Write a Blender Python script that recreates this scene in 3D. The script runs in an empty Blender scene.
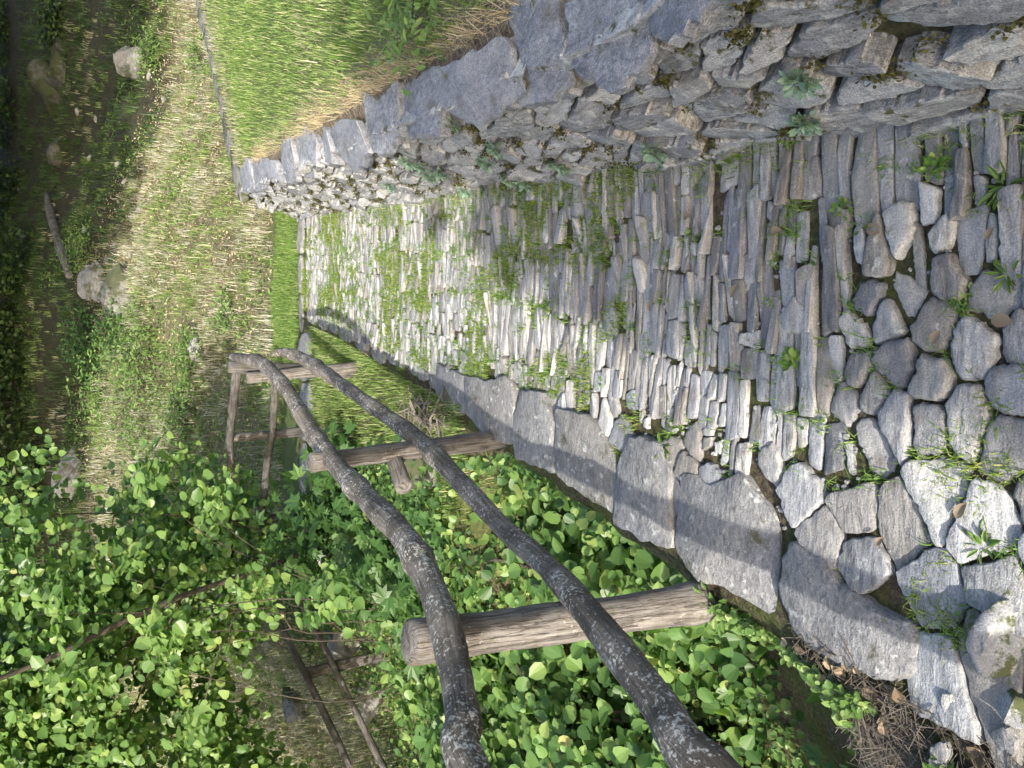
import bpy, math, random
import numpy as np
R_ = math.radians
rng = np.random.default_rng(11)
random.seed(11)
scene = bpy.context.scene
COL = scene.collection

# ------------------------------------------------------------------ camera, sky, sun, exposure
PITCH = R_(27.6)
EYE = np.array([0.0, 0.0, 1.5])
FPX = 769.0
cd = bpy.data.cameras.new('camera')
cam = bpy.data.objects.new('camera', cd)
COL.objects.link(cam)
cd.sensor_width = 36.0
cd.lens = 36.0 * FPX / 1024.0
cd.clip_start = 0.02
cd.clip_end = 2000
from mathutils import Matrix, Vector
U_ = np.array([0, math.sin(PITCH), math.cos(PITCH)])
F_ = np.array([0, math.cos(PITCH), -math.sin(PITCH)])
RV = np.array([1.0, 0, 0])
M = Matrix.Identity(4)
for i in range(3):
    M[i][0] = -U_[i]; M[i][1] = RV[i]; M[i][2] = -F_[i]; M[i][3] = EYE[i]
cam.matrix_world = M
scene.camera = cam

SUN_EL = 25.0
SUN_DIR = np.array([-0.258, -0.966, 0.0])          # horizontal direction towards the sun
world = bpy.data.worlds.new('World')
scene.world = world
world.use_nodes = True
wn = world.node_tree
for n in list(wn.nodes): wn.nodes.remove(n)
sky = wn.nodes.new('ShaderNodeTexSky'); sky.sky_type = 'NISHITA'; sky.sun_disc = False
sky.sun_elevation = R_(SUN_EL)
sky.sun_rotation = math.atan2(SUN_DIR[0], SUN_DIR[1])
sky.air_density = 1.0; sky.dust_density = 2.8; sky.ozone_density = 0.6
bg = wn.nodes.new('ShaderNodeBackground'); bg.inputs['Strength'].default_value = 0.15
wo = wn.nodes.new('ShaderNodeOutputWorld')
wn.links.new(sky.outputs[0], bg.inputs[0]); wn.links.new(bg.outputs[0], wo.inputs[0])
sl = bpy.data.lights.new('sun', 'SUN'); sl.energy = 2.6; sl.angle = R_(0.5); sl.color = (1.0, 0.955, 0.87)
so = bpy.data.objects.new('sun', sl); COL.objects.link(so)
dv = Vector((SUN_DIR[0] * math.cos(R_(SUN_EL)), SUN_DIR[1] * math.cos(R_(SUN_EL)), math.sin(R_(SUN_EL))))
so.rotation_euler = dv.to_track_quat('Z', 'Y').to_euler()
so.location = (-3, -9, 8)
scene.view_settings.view_transform = 'Standard'
scene.view_settings.look = 'None'
scene.view_settings.exposure = 1.88
scene.view_settings.gamma = 1.0
scene.render.engine = 'CYCLES'
scene.cycles.max_bounces = 6
scene.cycles.transparent_max_bounces = 4
scene.cycles.use_adaptive_sampling = True

# ------------------------------------------------------------------ helpers
def tag(o, label=None, cat=None, group=None, kind=None):
    if label: o['label'] = label
    if cat: o['category'] = cat
    if group: o['group'] = group
    if kind: o['kind'] = kind
    return o

def empty(name, loc, label, cat, group=None):
    o = bpy.data.objects.new(name, None)
    o.empty_display_size = 0.1
    COL.objects.link(o); o.location = [float(a) for a in loc]
    return tag(o, label, cat, group)

def mesh_np(name, v, loops, totals, mat, parent=None, smooth=True, uv=None, sharp=None):
    v = np.asarray(v, dtype=np.float64).reshape(-1, 3)
    loops = np.asarray(loops, dtype=np.int32).ravel(); totals = np.asarray(totals, dtype=np.int32).ravel()
    if parent is not None:
        v = v - np.array(parent.location)
    me = bpy.data.meshes.new(name)
    me.vertices.add(len(v)); me.vertices.foreach_set('co', v.astype(np.float32).ravel())
    me.loops.add(len(loops)); me.loops.foreach_set('vertex_index', loops)
    me.polygons.add(len(totals))
    starts = np.zeros(len(totals), dtype=np.int32); starts[1:] = np.cumsum(totals)[:-1]
    me.polygons.foreach_set('loop_start', starts)
    me.polygons.foreach_set('use_smooth', np.full(len(totals), smooth))
    if uv is not None:
        ul = me.uv_layers.new(name='UVMap')
        ul.data.foreach_set('uv', np.asarray(uv, dtype=np.float32).ravel())
    me.update(calc_edges=True)
    me.validate()
    if sharp: me.set_sharp_from_angle(angle=R_(sharp))
    me.materials.append(mat)
    o = bpy.data.objects.new(name, me); COL.objects.link(o)
    if parent is not None: o.parent = parent
    return o

class MB:
    def __init__(s): s.v = []; s.l = []; s.t = []; s.n = 0; s.uv = []
    def add(s, v, faces, uvs=None):
        v = np.asarray(v).reshape(-1, 3)
        s.v.append(v)
        for f in faces:
            s.l.extend([i + s.n for i in f]); s.t.append(len(f))
        if uvs is not None: s.uv.extend(uvs)
        s.n += len(v)
    def addnp(s, v, loops, totals):
        v = np.asarray(v).reshape(-1, 3)
        s.v.append(v); s.l.extend((np.asarray(loops).ravel() + s.n).tolist()); s.t.extend(np.asarray(totals).ravel().tolist()); s.n += len(v)
    def build(s, name, mat, parent=None, smooth=True, sharp=None):
        if not s.v: return None
        return mesh_np(name, np.concatenate(s.v), s.l, s.t, mat, parent, smooth, s.uv if s.uv else None, sharp)

def sst(a, b, x):
    t = np.clip((np.asarray(x, float) - a) / (np.asarray(b, float) - a), 0, 1)
    return t * t * (3 - 2 * t)

_ph = rng.uniform(0, 6.28, (12, 3)); _dr = rng.normal(size=(12, 2)); _dr /= np.linalg.norm(_dr, axis=1)[:, None]
def noise2(x, y, f=1.0):
    r = 0
    for i in range(8):
        k = f * (1 + i * 0.55)
        r = r + np.sin((x * _dr[i, 0] + y * _dr[i, 1]) * k + _ph[i, 0] + 1.3 * np.sin((y * _dr[i, 0] - x * _dr[i, 1]) * k * .7 + _ph[i, 1])) / (1 + i * .5)
    return r / 3.2

def Rr(Y): return 0.38 + 0.158 * np.asarray(Y, float)
def PL(Y): return np.interp(Y, [-4, 1.0, 1.15, 1.62, 3.0, 3.4, 5, 6.6, 7.3, 8.5], [-1.3, -.74, -.68, -.6, -.26, -.32, -.5, -.95, -1.4, -2.0])
def Yfar(X): return 6.95 + (np.asarray(X, float) - 1.48) * 1.02
def terr(X, Y):
    X = np.asarray(X, float); Y = np.asarray(Y, float)
    t = PL(Y) - X
    k = sst(1.15, 1.45, Y) * (1 - sst(3.2, 3.6, Y))
    drop = -.75 * k * sst(0, .3, t) - (1.3 - .55 * k) * sst(.05, 2.4, t)
    m = sst(Rr(Y) + .13, Rr(Y) + .3, X) * sst(0.0, .25, Yfar(X) - Y)
    mead = m * (.48 + .012 * np.maximum(0, X - 1.2) + .012 * noise2(X, Y, 2.2))
    yb = 8.1 + np.clip(X - 1.5, 0, 3.2) * .9 - .5 * sst(0, 2.5, -X)
    d = np.maximum(0, Y - yb)
    hill = .35 * (np.sqrt(d * d + .25) - .5) * (.35 + .65 * sst(-13, -4.5, X))
    hill = 14 * np.tanh(hill / 14)
    b = sst(.3, 2.0, d) * (.10 * noise2(X, Y, 1.3) + .05 * noise2(Y, X, 3.4))
    b = b + sst(.3, 1.2, t) * .06 * noise2(X, Y, 2.7)
    return drop * (1 - .8 * sst(9, 15, Y)) + mead + hill + b

def ray(x, y):
    u = 768.0 - y; v = x
    d = F_ + (u - 384) / FPX * RV - (v - 512) / FPX * U_
    return d
def at(x, y, Y):
    d = ray(x, y); return EYE + d * (Y / d[1])
def atz(x, y, z=0.0):
    d = ray(x, y); return EYE + d * ((z - EYE[2]) / d[2])
def hit(x, y):
    d = ray(x, y); t = 0.3
    while t < 60:
        p = EYE + d * t
        if p[2] <= float(terr(p[0], p[1])): return p
        t += 0.02
    return p

# ------------------------------------------------------------------ materials
class NT:
    def __init__(s, name):
        s.m = bpy.data.materials.new(name); s.m.use_nodes = True; s.t = s.m.node_tree
        s.p = s.t.nodes['Principled BSDF']; s.out = s.t.nodes['Material Output']
        s.p.inputs['Roughness'].default_value = .85
        s.p.inputs['Specular IOR Level'].default_value = .25
    def n(s, t, **kw):
        n = s.t.nodes.new(t)
        for k, v in kw.items(): setattr(n, k, v)
        return n
    def link(s, a, b): s.t.links.new(a, b)
    def coord(s, which='Object', scale=(1, 1, 1), rot=(0, 0, 0)):
        c = s.n('ShaderNodeTexCoord'); mp = s.n('ShaderNodeMapping')
        mp.inputs['Scale'].default_value = scale; mp.inputs['Rotation'].default_value = rot
        s.link(c.outputs[which], mp.inputs['Vector']); return mp.outputs[0]
    def noise(s, vec, scale, detail=4, rough=.55, dist=0):
        n = s.n('ShaderNodeTexNoise'); n.inputs['Scale'].default_value = scale
        n.inputs['Detail'].default_value = detail; n.inputs['Roughness'].default_value = rough; n.inputs['Distortion'].default_value = dist
        s.link(vec, n.inputs['Vector']); return n.outputs['Fac']
    def ramp(s, fac, stops, interp='LINEAR'):
        r = s.n('ShaderNodeValToRGB'); r.color_ramp.interpolation = interp
        e = r.color_ramp.elements
        while len(e) < len(stops): e.new(.5)
        for el, (p, c) in zip(e, stops):
            el.position = p; el.color = (*c, 1) if len(c) == 3 else c
        if fac is not None: s.link(fac, r.inputs[0])
        return r.outputs[0]
    def step(s, fac, a, b): return s.ramp(fac, [(a, (0, 0, 0)), (b, (1, 1, 1))])
    def mix(s, fac, a, b, mode='MIX'):
        m = s.n('ShaderNodeMix', data_type='RGBA', blend_type=mode)
        for val, i in ((fac, 0), (a, 6), (b, 7)):
            if isinstance(val, (int, float)): m.inputs[i].default_value = val
            elif isinstance(val, tuple): m.inputs[i].default_value = (*val, 1)
            else: s.link(val, m.inputs[i])
        return m.outputs[2]
    def math(s, op, a, b=None):
        m = s.n('ShaderNodeMath', operation=op)
        for i, val in enumerate((a, b)):
            if val is None: continue
            if isinstance(val, (int, float)): m.inputs[i].default_value = val
            else: s.link(val, m.inputs[i])
        return m.outputs[0]
    def bump(s, h, strength=.5, dist=.01):
        b = s.n('ShaderNodeBump'); b.inputs['Strength'].default_value = strength; b.inputs['Distance'].default_value = dist
        s.link(h, b.inputs['Height']); s.link(b.outputs[0], s.p.inputs['Normal'])
    def color(s, c): s.link(c, s.p.inputs['Base Color'])
    def island(s): return s.n('ShaderNodeNewGeometry').outputs['Random Per Island']

def stone_mat(name, stops, streak=(3, 14, 14), moss=.5, mosscol=(.10, .11, .035), lichen=.62, rot=(0, 0, 0), wear=1.0, mscale=17, sa=1.0, fa=.6):
    t = NT(name)
    isl = t.island()
    base = t.ramp(isl, stops)
    v = t.coord('Object', streak, rot)
    off = t.n('ShaderNodeVectorMath', operation='ADD')
    cmb = t.n('ShaderNodeCombineXYZ'); t.link(t.math('MULTIPLY', isl, 37.0), cmb.inputs[0]); t.link(t.math('MULTIPLY', isl, 91.0), cmb.inputs[1])
    t.link(v, off.inputs[0]); t.link(cmb.outputs[0], off.inputs[1])
    st = t.noise(off.outputs[0], 4.0, 7, .62, .4)
    w = t.coord('Object')
    fine = t.noise(w, 260, 4, .7)
    mid = t.noise(w, 28, 5, .6)
    fr = t.math('FRACT', t.math('MULTIPLY', isl, 13.7)); sk = t.math('MULTIPLY', t.math('ADD', t.math('MULTIPLY', fr, .85), .15), sa)
    stain = t.noise(off.outputs[0], .9, 5, .6)
    c = t.mix(.7, base, t.ramp(stain, [(.3, (.62, .62, .63)), (.5, (1, 1, 1)), (.68, (1.35, 1.32, 1.25))]), 'MULTIPLY')
    c = t.mix(sk, c, t.ramp(st, [(.26, (.36, .355, .35)), (.5, (1, 1, 1)), (.74, (1.55, 1.54, 1.5))]), 'MULTIPLY')
    c = t.mix(fa, c, t.ramp(fine, [(.28, (.35, .35, .35)), (.52, (1, 1, 1)), (.72, (1.9, 1.9, 1.9))]), 'MULTIPLY')
    c = t.mix(t.math('MULTIPLY', t.step(mid, lichen, lichen + .06), .5), c, (.5, .51, .47))
    c = t.mix(t.math('MULTIPLY', t.step(t.noise(w, 9, 6, .65), .56, .70), .55), c, (.10, .085, .06))
    c = t.mix(t.step(t.noise(w, mscale, 6, .68), moss, moss + .07), c, mosscol)
    t.color(c)
    h = t.math('ADD', t.math('MULTIPLY', st, sk), t.math('MULTIPLY', fine, .25))
    h = t.math('ADD', h, t.math('MULTIPLY', mid, .6))
    t.bump(h, .9 * wear, .012)
    return t.m

GREY = [(0, (.13, .13, .135)), (.12, (.27, .27, .275)), (.25, (.18, .168, .152)), (.38, (.34, .34, .335)), (.5, (.20, .205, .22)), (.62, (.28, .28, .275)), (.75, (.17, .16, .145)), (.88, (.38, .37, .345)), (1, (.22, .225, .235))]
PALE = [(0, (.17, .17, .175)), (.2, (.33, .33, .325)), (.4, (.22, .22, .225)), (.6, (.36, .355, .34)), (.75, (.27, .275, .285)), (.9, (.42, .40, .36)), (1, (.22, .205, .18))]
M_PATH = stone_mat('path_stone', GREY, (3, 14, 14), moss=.635)
M_SLAB = stone_mat('slab_stone', [(0, (.145, .145, .147)), (.35, (.20, .197, .19)), (.7, (.165, .165, .168)), (1, (.18, .172, .158))], (11, 22, 22), moss=.60, mosscol=(.075, .07, .045), lichen=.60, wear=.9, rot=(0, 0, .9), sa=.7, mscale=9)
M_WALL = stone_mat('wall_stone', PALE, (14, 5, 22), sa=1.0, fa=.85, wear=1.5, moss=.585, mosscol=(.075, .07, .03), lichen=.565, rot=(0.2, 0, -.15))
M_CAP = stone_mat('cap_stone', [(0, (.17, .175, .19)), (.5, (.23, .235, .25)), (1, (.26, .26, .27))], (18, 9, 18), fa=.8, wear=1.4, moss=.62, lichen=.66, rot=(0, 0, -.15))
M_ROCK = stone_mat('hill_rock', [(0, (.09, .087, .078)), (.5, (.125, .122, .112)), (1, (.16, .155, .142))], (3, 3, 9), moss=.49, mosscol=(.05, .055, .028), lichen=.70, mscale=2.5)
M_SHADEROCK = stone_mat('shade_toned_rock', [(0, (.05, .05, .045)), (1, (.085, .085, .075))], (3, 3, 9), moss=.47, mosscol=(.03, .038, .016), lichen=.85, mscale=2.5)  # darker copy of the hill rock, shade put into the colour of upper boulders
M_PALEROCK = stone_mat('pale_rock', [(0, (.20, .19, .175)), (1, (.27, .26, .24))], (3, 3, 6), moss=.55, mosscol=(.09, .08, .05), mscale=4)

def bark_mat(name, dark, light, spots, spotthr=.6, crack=.5):
    t = NT(name)
    uv = t.coord('UV', (3, .8, 1))
    g = t.noise(uv, 7.0, 7, .65, .3)
    c = t.ramp(g, [(.25, dark), (.5, tuple((a + b) / 2 for a, b in zip(dark, light))), (.75, light)])
    w = t.coord('Object')
    big = t.noise(w, 7, 4, .6)
    c = t.mix(t.math('MULTIPLY', t.step(big, .42, .6), .75), c, dark)
    sp = t.math('ADD', t.noise(w, 105, 5, .65), t.math('MULTIPLY', t.math('SUBTRACT', t.noise(w, 11, 4, .6), .5), .45))
    c = t.mix(t.math('MULTIPLY', t.step(sp, spotthr, spotthr + .08), .65), c, spots)
    gm = t.noise(w, 26, 4, .6)
    c = t.mix(t.math('MULTIPLY', t.step(gm, .60, .68), .6), c, (.09, .085, .04))
    ck = t.ramp(t.noise(t.coord('UV', (5, .55, 1)), 6.0, 5, .6, .6), [(.475, (1, 1, 1)), (.497, (0, 0, 0)), (.503, (0, 0, 0)), (.525, (1, 1, 1))])
    c = t.mix(t.math('MULTIPLY', t.math('SUBTRACT', 1.0, ck), crack), c, (.025, .02, .016))
    gr = t.noise(t.coord('UV', (26, 2.2, 1)), 6.0, 5, .7)
    c = t.mix(.3 + .5 * crack, c, t.ramp(gr, [(.3, (.55, .54, .53)), (.5, (1, 1, 1)), (.7, (1.4, 1.4, 1.4))]), 'MULTIPLY')
    t.color(c)
    hh = t.math('ADD', t.math('ADD', g, t.math('MULTIPLY', sp, .4)), t.math('MULTIPLY', ck, crack))
    t.bump(t.math('ADD', hh, t.math('MULTIPLY', gr, .2 + .3 * crack)), .9, .008)
    return t.m
M_BARK = bark_mat('rail_bark', (.05, .041, .033), (.27, .235, .195), (.66, .63, .57), .565, .2)
M_POST = bark_mat('weathered_post', (.09, .075, .062), (.25, .235, .218), (.42, .40, .38), .65, .55)
M_FARWOOD = bark_mat('grey_wood', (.05, .045, .042), (.2, .185, .17), (.3, .28, .25), .66)
M_STRAWWOOD = bark_mat('dry_twig', (.17, .14, .11), (.50, .44, .36), (.45, .38, .30), .6)
M_MOSSROCK = stone_mat('mossy_boulder', [(0, (.2, .2, .2)), (1, (.28, .28, .28))], (5, 3, 9), moss=.52, mosscol=(.06, .07, .028), lichen=.62)
M_TWIG = bark_mat('twig_bark', (.05, .04, .03), (.15, .12, .09), (.25, .23, .2), .65)

def leaf_mat(name, stops, trans=.4, rough=.45, spec=.35):
    t = NT(name)
    isl = t.island()
    c = t.ramp(isl, stops)
    w = t.coord('Object')
    c = t.mix(.5, c, t.ramp(t.noise(w, 3.0, 2), [(.3, (.75, .8, .75)), (.7, (1.25, 1.2, 1.1))]), 'MULTIPLY')
    t.color(c); t.p.inputs['Roughness'].default_value = rough; t.p.inputs['Specular IOR Level'].default_value = spec
    tr = t.n('ShaderNodeBsdfTranslucent')
    t.link(t.mix(1.0, c, (1.15, 1.4, .7), 'MULTIPLY'), tr.inputs['Color'])
    ms = t.n('ShaderNodeMixShader'); ms.inputs[0].default_value = trans
    t.link(t.p.outputs[0], ms.inputs[1]); t.link(tr.outputs[0], ms.inputs[2]); t.link(ms.outputs[0], t.out.inputs[0])
    return t.m
M_HAZEL = leaf_mat('hazel_leaf', [(0, (.06, .12, .035)), (.5, (.105, .185, .05)), (.85, (.16, .25, .07)), (.98, (.23, .30, .09)), (1, (.28, .27, .11))], .48, .38)
M_LINDEN = leaf_mat('young_leaf', [(0, (.035, .08, .022)), (.5, (.08, .155, .042)), (.85, (.13, .22, .06)), (.97, (.21, .28, .085)), (1, (.30, .26, .11))])
M_BRIGHTLEAF = leaf_mat('bright_leaf', [(0, (.08, .15, .045)), (.6, (.14, .23, .07)), (1, (.23, .31, .10))], .5, .4)
M_DARKLEAF = leaf_mat('dark_leaf', [(0, (.03, .07, .02)), (.6, (.052, .11, .03)), (1, (.085, .155, .045))], .4)
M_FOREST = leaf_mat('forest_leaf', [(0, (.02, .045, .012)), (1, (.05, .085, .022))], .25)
M_HERB = leaf_mat('herb_leaf', [(0, (.07, .13, .03)), (.6, (.12, .20, .05)), (1, (.19, .25, .075))], .35)
M_MOSSLEAF = leaf_mat('moss_leaf', [(0, (.035, .032, .012)), (.6, (.07, .065, .022)), (1, (.12, .115, .035))], .15, .8, .1)
M_STONECROP = leaf_mat('stonecrop_leaf', [(0, (.12, .19, .14)), (1, (.2, .28, .2))], .2)
M_GRASS = leaf_mat('meadow_blade', [(0, (.07, .12, .025)), (.4, (.12, .19, .045)), (.75, (.19, .26, .08)), (.88, (.27, .30, .13)), (1, (.42, .38, .24))], .3, .6, .2)
M_MOSSBLADE = leaf_mat('mossy_blade', [(0, (.08, .14, .02)), (.5, (.15, .22, .04)), (.85, (.24, .29, .07)), (1, (.34, .31, .15))], .3, .7, .15)
M_BRIGHT = leaf_mat('fresh_blade', [(0, (.09, .17, .035)), (.7, (.15, .245, .055)), (1, (.24, .31, .09))], .35, .6, .2)
M_DRY = leaf_mat('dry_blade', [(0, (.13, .105, .07)), (.3, (.30, .26, .20)), (.52, (.44, .41, .34)), (.56, (.11, .15, .05)), (.85, (.19, .23, .09)), (1, (.34, .35, .20))], .25, .7, .1)
M_PALEGRASS = leaf_mat('pale_blade', [(0, (.25, .22, .17)), (.5, (.41, .385, .32)), (1, (.54, .52, .46))], .25, .7, .1)
M_STRAW = leaf_mat('straw', [(0, (.25, .19, .11)), (.6, (.40, .32, .20)), (1, (.52, .44, .30))], .2, .7, .1)
M_DEAD = leaf_mat('dead_leaf', [(0, (.11, .08, .055)), (.5, (.23, .17, .12)), (1, (.34, .27, .19))], .15, .7, .1)

def ground_mat():
    t = NT('ground_soil')
    a = t.n('ShaderNodeVertexColor', layer_name='zone')
    sep = t.n('ShaderNodeSeparateColor'); t.link(a.outputs[0], sep.inputs[0])
    w = t.coord('Object')
    n1 = t.noise(w, 60, 6, .7); n2 = t.noise(w, 5, 5, .6); n4 = t.noise(w, 1.1, 4, .6); n3 = t.noise(w, 14, 6, .68)
    soil = t.ramp(n1, [(.3, (.035, .026, .018)), (.5, (.085, .066, .045)), (.68, (.17, .135, .09))])
    soil = t.mix(t.step(n2, .42, .58), soil, t.ramp(n1, [(.3, (.03, .04, .012)), (.7, (.12, .13, .04))]))
    green = t.ramp(n1, [(.3, (.05, .07, .02)), (.7, (.14, .17, .05))])
    hill = t.ramp(n3, [(.32, (.05, .038, .024)), (.43, (.15, .115, .075)), (.52, (.09, .11, .04)), (.60, (.27, .225, .16)), (.72, (.12, .13, .055))])
    hill = t.mix(.8, hill, t.ramp(n4, [(.35, (.6, .6, .55)), (.5, (1, 1, 1)), (.65, (.85, 1.0, .7))]), 'MULTIPLY')
    hill = t.mix(.7, hill, t.ramp(n1, [(.35, (.45, .45, .45)), (.5, (1, 1, 1)), (.66, (1.6, 1.55, 1.45))]), 'MULTIPLY')
    litter = t.ramp(t.noise(w, 75, 5, .75), [(.33, (.07, .052, .038)), (.5, (.20, .16, .115)), (.66, (.38, .32, .25))])
    c = t.mix(sep.outputs[1], soil, green)
    c = t.mix(sep.outputs[2], c, hill)
    c = t.mix(sep.outputs[0], c, litter)
    shade_tone = t.ramp(n3, [(.35, (.014, .012, .008)), (.5, (.032, .03, .017)), (.6, (.03, .038, .014)), (.72, (.065, .055, .038))])  # dark ground colours that paint in the shade of the upper slope
    c = t.mix(a.outputs[1], shade_tone, c)
    t.color(c); t.p.inputs['Roughness'].default_value = .95
    t.bump(t.math('ADD', n1, n3), 1.0, .03)
    return t.m
M_GROUND = ground_mat()
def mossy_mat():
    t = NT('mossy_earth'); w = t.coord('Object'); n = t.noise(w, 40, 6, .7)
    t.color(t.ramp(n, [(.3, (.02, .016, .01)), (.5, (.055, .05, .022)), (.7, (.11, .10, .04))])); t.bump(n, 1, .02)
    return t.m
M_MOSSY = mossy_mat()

# ------------------------------------------------------------------ ground
def spread(a, b, s, far):
    c = np.arange(a, b + 1e-6, s)
    out = [s]
    while sum(out) < far: out.append(out[-1] * 1.35)
    o = np.cumsum(out)
    return np.concatenate([a - o[::-1], c, b + o])
gx = spread(-6, 8, .09, 250); gy = spread(-1.5, 19, .09, 250)
GX, GY = np.meshgrid(gx, gy)
GZ = terr(GX, GY)
inpath = (GX > PL(GY)) & (GX < Rr(GY) + .2) & (GY < 6.9)
GZ = GZ + np.where(inpath, -.011 + .005 * noise2(GX, GY, 14), .0) + .006 * noise2(GX, GY, 9)
nx, ny = len(gx), len(gy)
idx = np.arange(nx * ny).reshape(ny, nx)
q = np.stack([idx[:-1, :-1], idx[:-1, 1:], idx[1:, 1:], idx[1:, :-1]], -1).reshape(-1, 4)
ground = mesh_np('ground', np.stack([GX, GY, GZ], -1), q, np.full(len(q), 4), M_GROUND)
tag(ground, kind='structure')
t_ = PL(GY) - GX
zone = np.zeros((ny, nx, 4), np.float32); zone[..., 3] = 1
zone[..., 2] = sst(7.9, 8.6, GY - np.clip(GX - 1.5, 0, 3.2) * .9) + sst(4.5, 6.5, GY) * sst(.4, 1.5, t_)
zone[..., 1] = np.clip(sst(Rr(GY) + .25, Rr(GY) + .5, GX) + sst(3.3, 3.7, GY) * sst(-.1, .1, t_) * (1 - sst(.15, .4, t_)) + sst(6.95, 7.05, GY), 0, 1)
zone[..., 0] = np.clip(sst(.02, .15, t_) * (1 - sst(1.2, 1.5, GY)) + (1 - sst(.1, .2, abs(GX - Rr(GY) - .40))) * (GY < 6.5) * (GY > -2), 0, 1)
zone[..., 2] = np.clip(zone[..., 2], 0, 1)
shade_floor = sst(12.5, 13.8, GY + .6 * noise2(GX, GY, .8)); zone[..., 3] = 1 - shade_floor  # mask where shade is painted into the ground colour
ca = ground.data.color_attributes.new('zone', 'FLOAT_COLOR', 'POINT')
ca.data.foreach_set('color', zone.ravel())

# ------------------------------------------------------------------ stones from Voronoi cells
def clip_half(poly, n, d):
    out = []
    s = poly @ n - d
    m = len(poly)
    for i in range(m):
        j = (i + 1) % m
        if s[i] <= 0: out.append(poly[i])
        if (s[i] < 0) != (s[j] < 0) and s[i] != s[j]:
            out.append(poly[i] + (poly[j] - poly[i]) * (s[i] / (s[i] - s[j])))
    return np.array(out) if len(out) > 2 else None

def voronoi(seeds, asp, gap, size):
    """cells in metrics stretched by asp (per seed: long axis ratio along axis 0)"""
    N = len(seeds); cells = []
    for i in range(N):
        d = seeds - seeds[i]
        a = (asp[i] + asp) * .5
        dd = d[:, 0] ** 2 / a ** 2 + d[:, 1] ** 2
        near = np.argsort(dd)[1:26]
        s = size[i]
        poly = seeds[i] + np.array([[-s * asp[i], -s], [s * asp[i], -s], [s * asp[i], s], [-s * asp[i], s]])
        for j in near:
            n = np.array([d[j, 0] / a[j] ** 2, d[j, 1]])
            L = np.linalg.norm(n)
            if L < 1e-9: poly = None; break
            n = n / L
            mid = seeds[i] + d[j] * .5
            poly = clip_half(poly, n, mid @ n - gap[i])
            if poly is None: break
        cells.append(poly)
    return cells

def resample(poly, n):
    p = np.vstack([poly, poly[:1]])
    L = np.r_[0, np.cumsum(np.linalg.norm(np.diff(p, axis=0), axis=1))]
    t = np.linspace(0, L[-1], n, endpoint=False)
    return np.stack([np.interp(t, L, p[:, 0]), np.interp(t, L, p[:, 1])], -1)
def chaikin(p, it=1, k=.25):
    for _ in range(it):
        q2 = np.roll(p, -1, 0)
        p = np.stack([p * (1 - k) + q2 * k, p * k + q2 * (1 - k)], 1).reshape(-1, 2)
    return p
def area(p):
    x, y = p[:, 0], p[:, 1]
    return .5 * np.sum(x * np.roll(y, -1) - y * np.roll(x, -1))

def add_stone(mb, poly, top, bev, depth, fn, tilt=.0, facets=0, amp=.004, jag=.003, rnd=1, step=.014, fsl=.28, ck=.25):
    if area(poly) < 0: poly = poly[::-1]
    poly = chaikin(poly, rnd, ck)
    per = np.linalg.norm(np.roll(poly, -1, 0) - poly, axis=1).sum()
    n = int(np.clip(per / step, 9, 44))
    p = resample(poly, n)
    c = p.mean(0)
    ph0 = rng.uniform(0, 50, 2)
    p = p + (p - c) / (np.linalg.norm(p - c, axis=1)[:, None] + 1e-6) * (jag * 1.6 * noise2(p[:, 0] + ph0[0], p[:, 1] + ph0[1], 45) + rng.normal(0, jag * .5, n))[:, None]
    rr = np.linalg.norm(p - c, axis=1)[:, None]
    def ins(dist, lim): return p + (c - p) * np.minimum(dist / np.maximum(rr, 1e-5), lim)
    rings = [(p, None), (p, -bev), (ins(bev * .45, .3), -bev * .3), (ins(bev * 1.1, .5), 0.0), (p + (c - p) * .55, .0), (p + (c - p) * .8, .0)]
    ta, tb = rng.normal(0, tilt, 2)
    fs = [(rng.normal(0, fsl, 2), rng.uniform(0, .012)) for _ in range(facets)]
    ph = rng.uniform(0, 50, 2)
    def hz(P):
        dx = P - c
        z = ta * dx[:, 0] + tb * dx[:, 1]
        if fs: z = z + np.min([g[0] * dx[:, 0] + g[1] * dx[:, 1] + o for g, o in fs], 0)
        return z + amp * noise2(P[:, 0] + ph[0], P[:, 1] + ph[1], 38) + amp * .5 * noise2(P[:, 0] + ph[1], P[:, 1] + ph[0], 95)
    V = []; faces = []
    for P, dz in rings:
        z = np.full(n, top - depth) if dz is None else top + dz + hz(P)
        if dz is not None: z = np.maximum(z, top - depth + .002)
        V.append(np.column_stack([P, z]))
    V.append(np.array([[c[0], c[1], top + hz(c[None])[0]]]))
    V = np.vstack(V)
    R = len(rings)
    for r in range(R - 1):
        for i in range(n):
            j = (i + 1) % n
            faces.append((r * n + i, r * n + j, (r + 1) * n + j, (r + 1) * n + i))
    ci = R * n
    for i in range(n): faces.append(((R - 1) * n + i, (R - 1) * n + (i + 1) % n, ci))
    mb.add(fn(V), faces)

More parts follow.
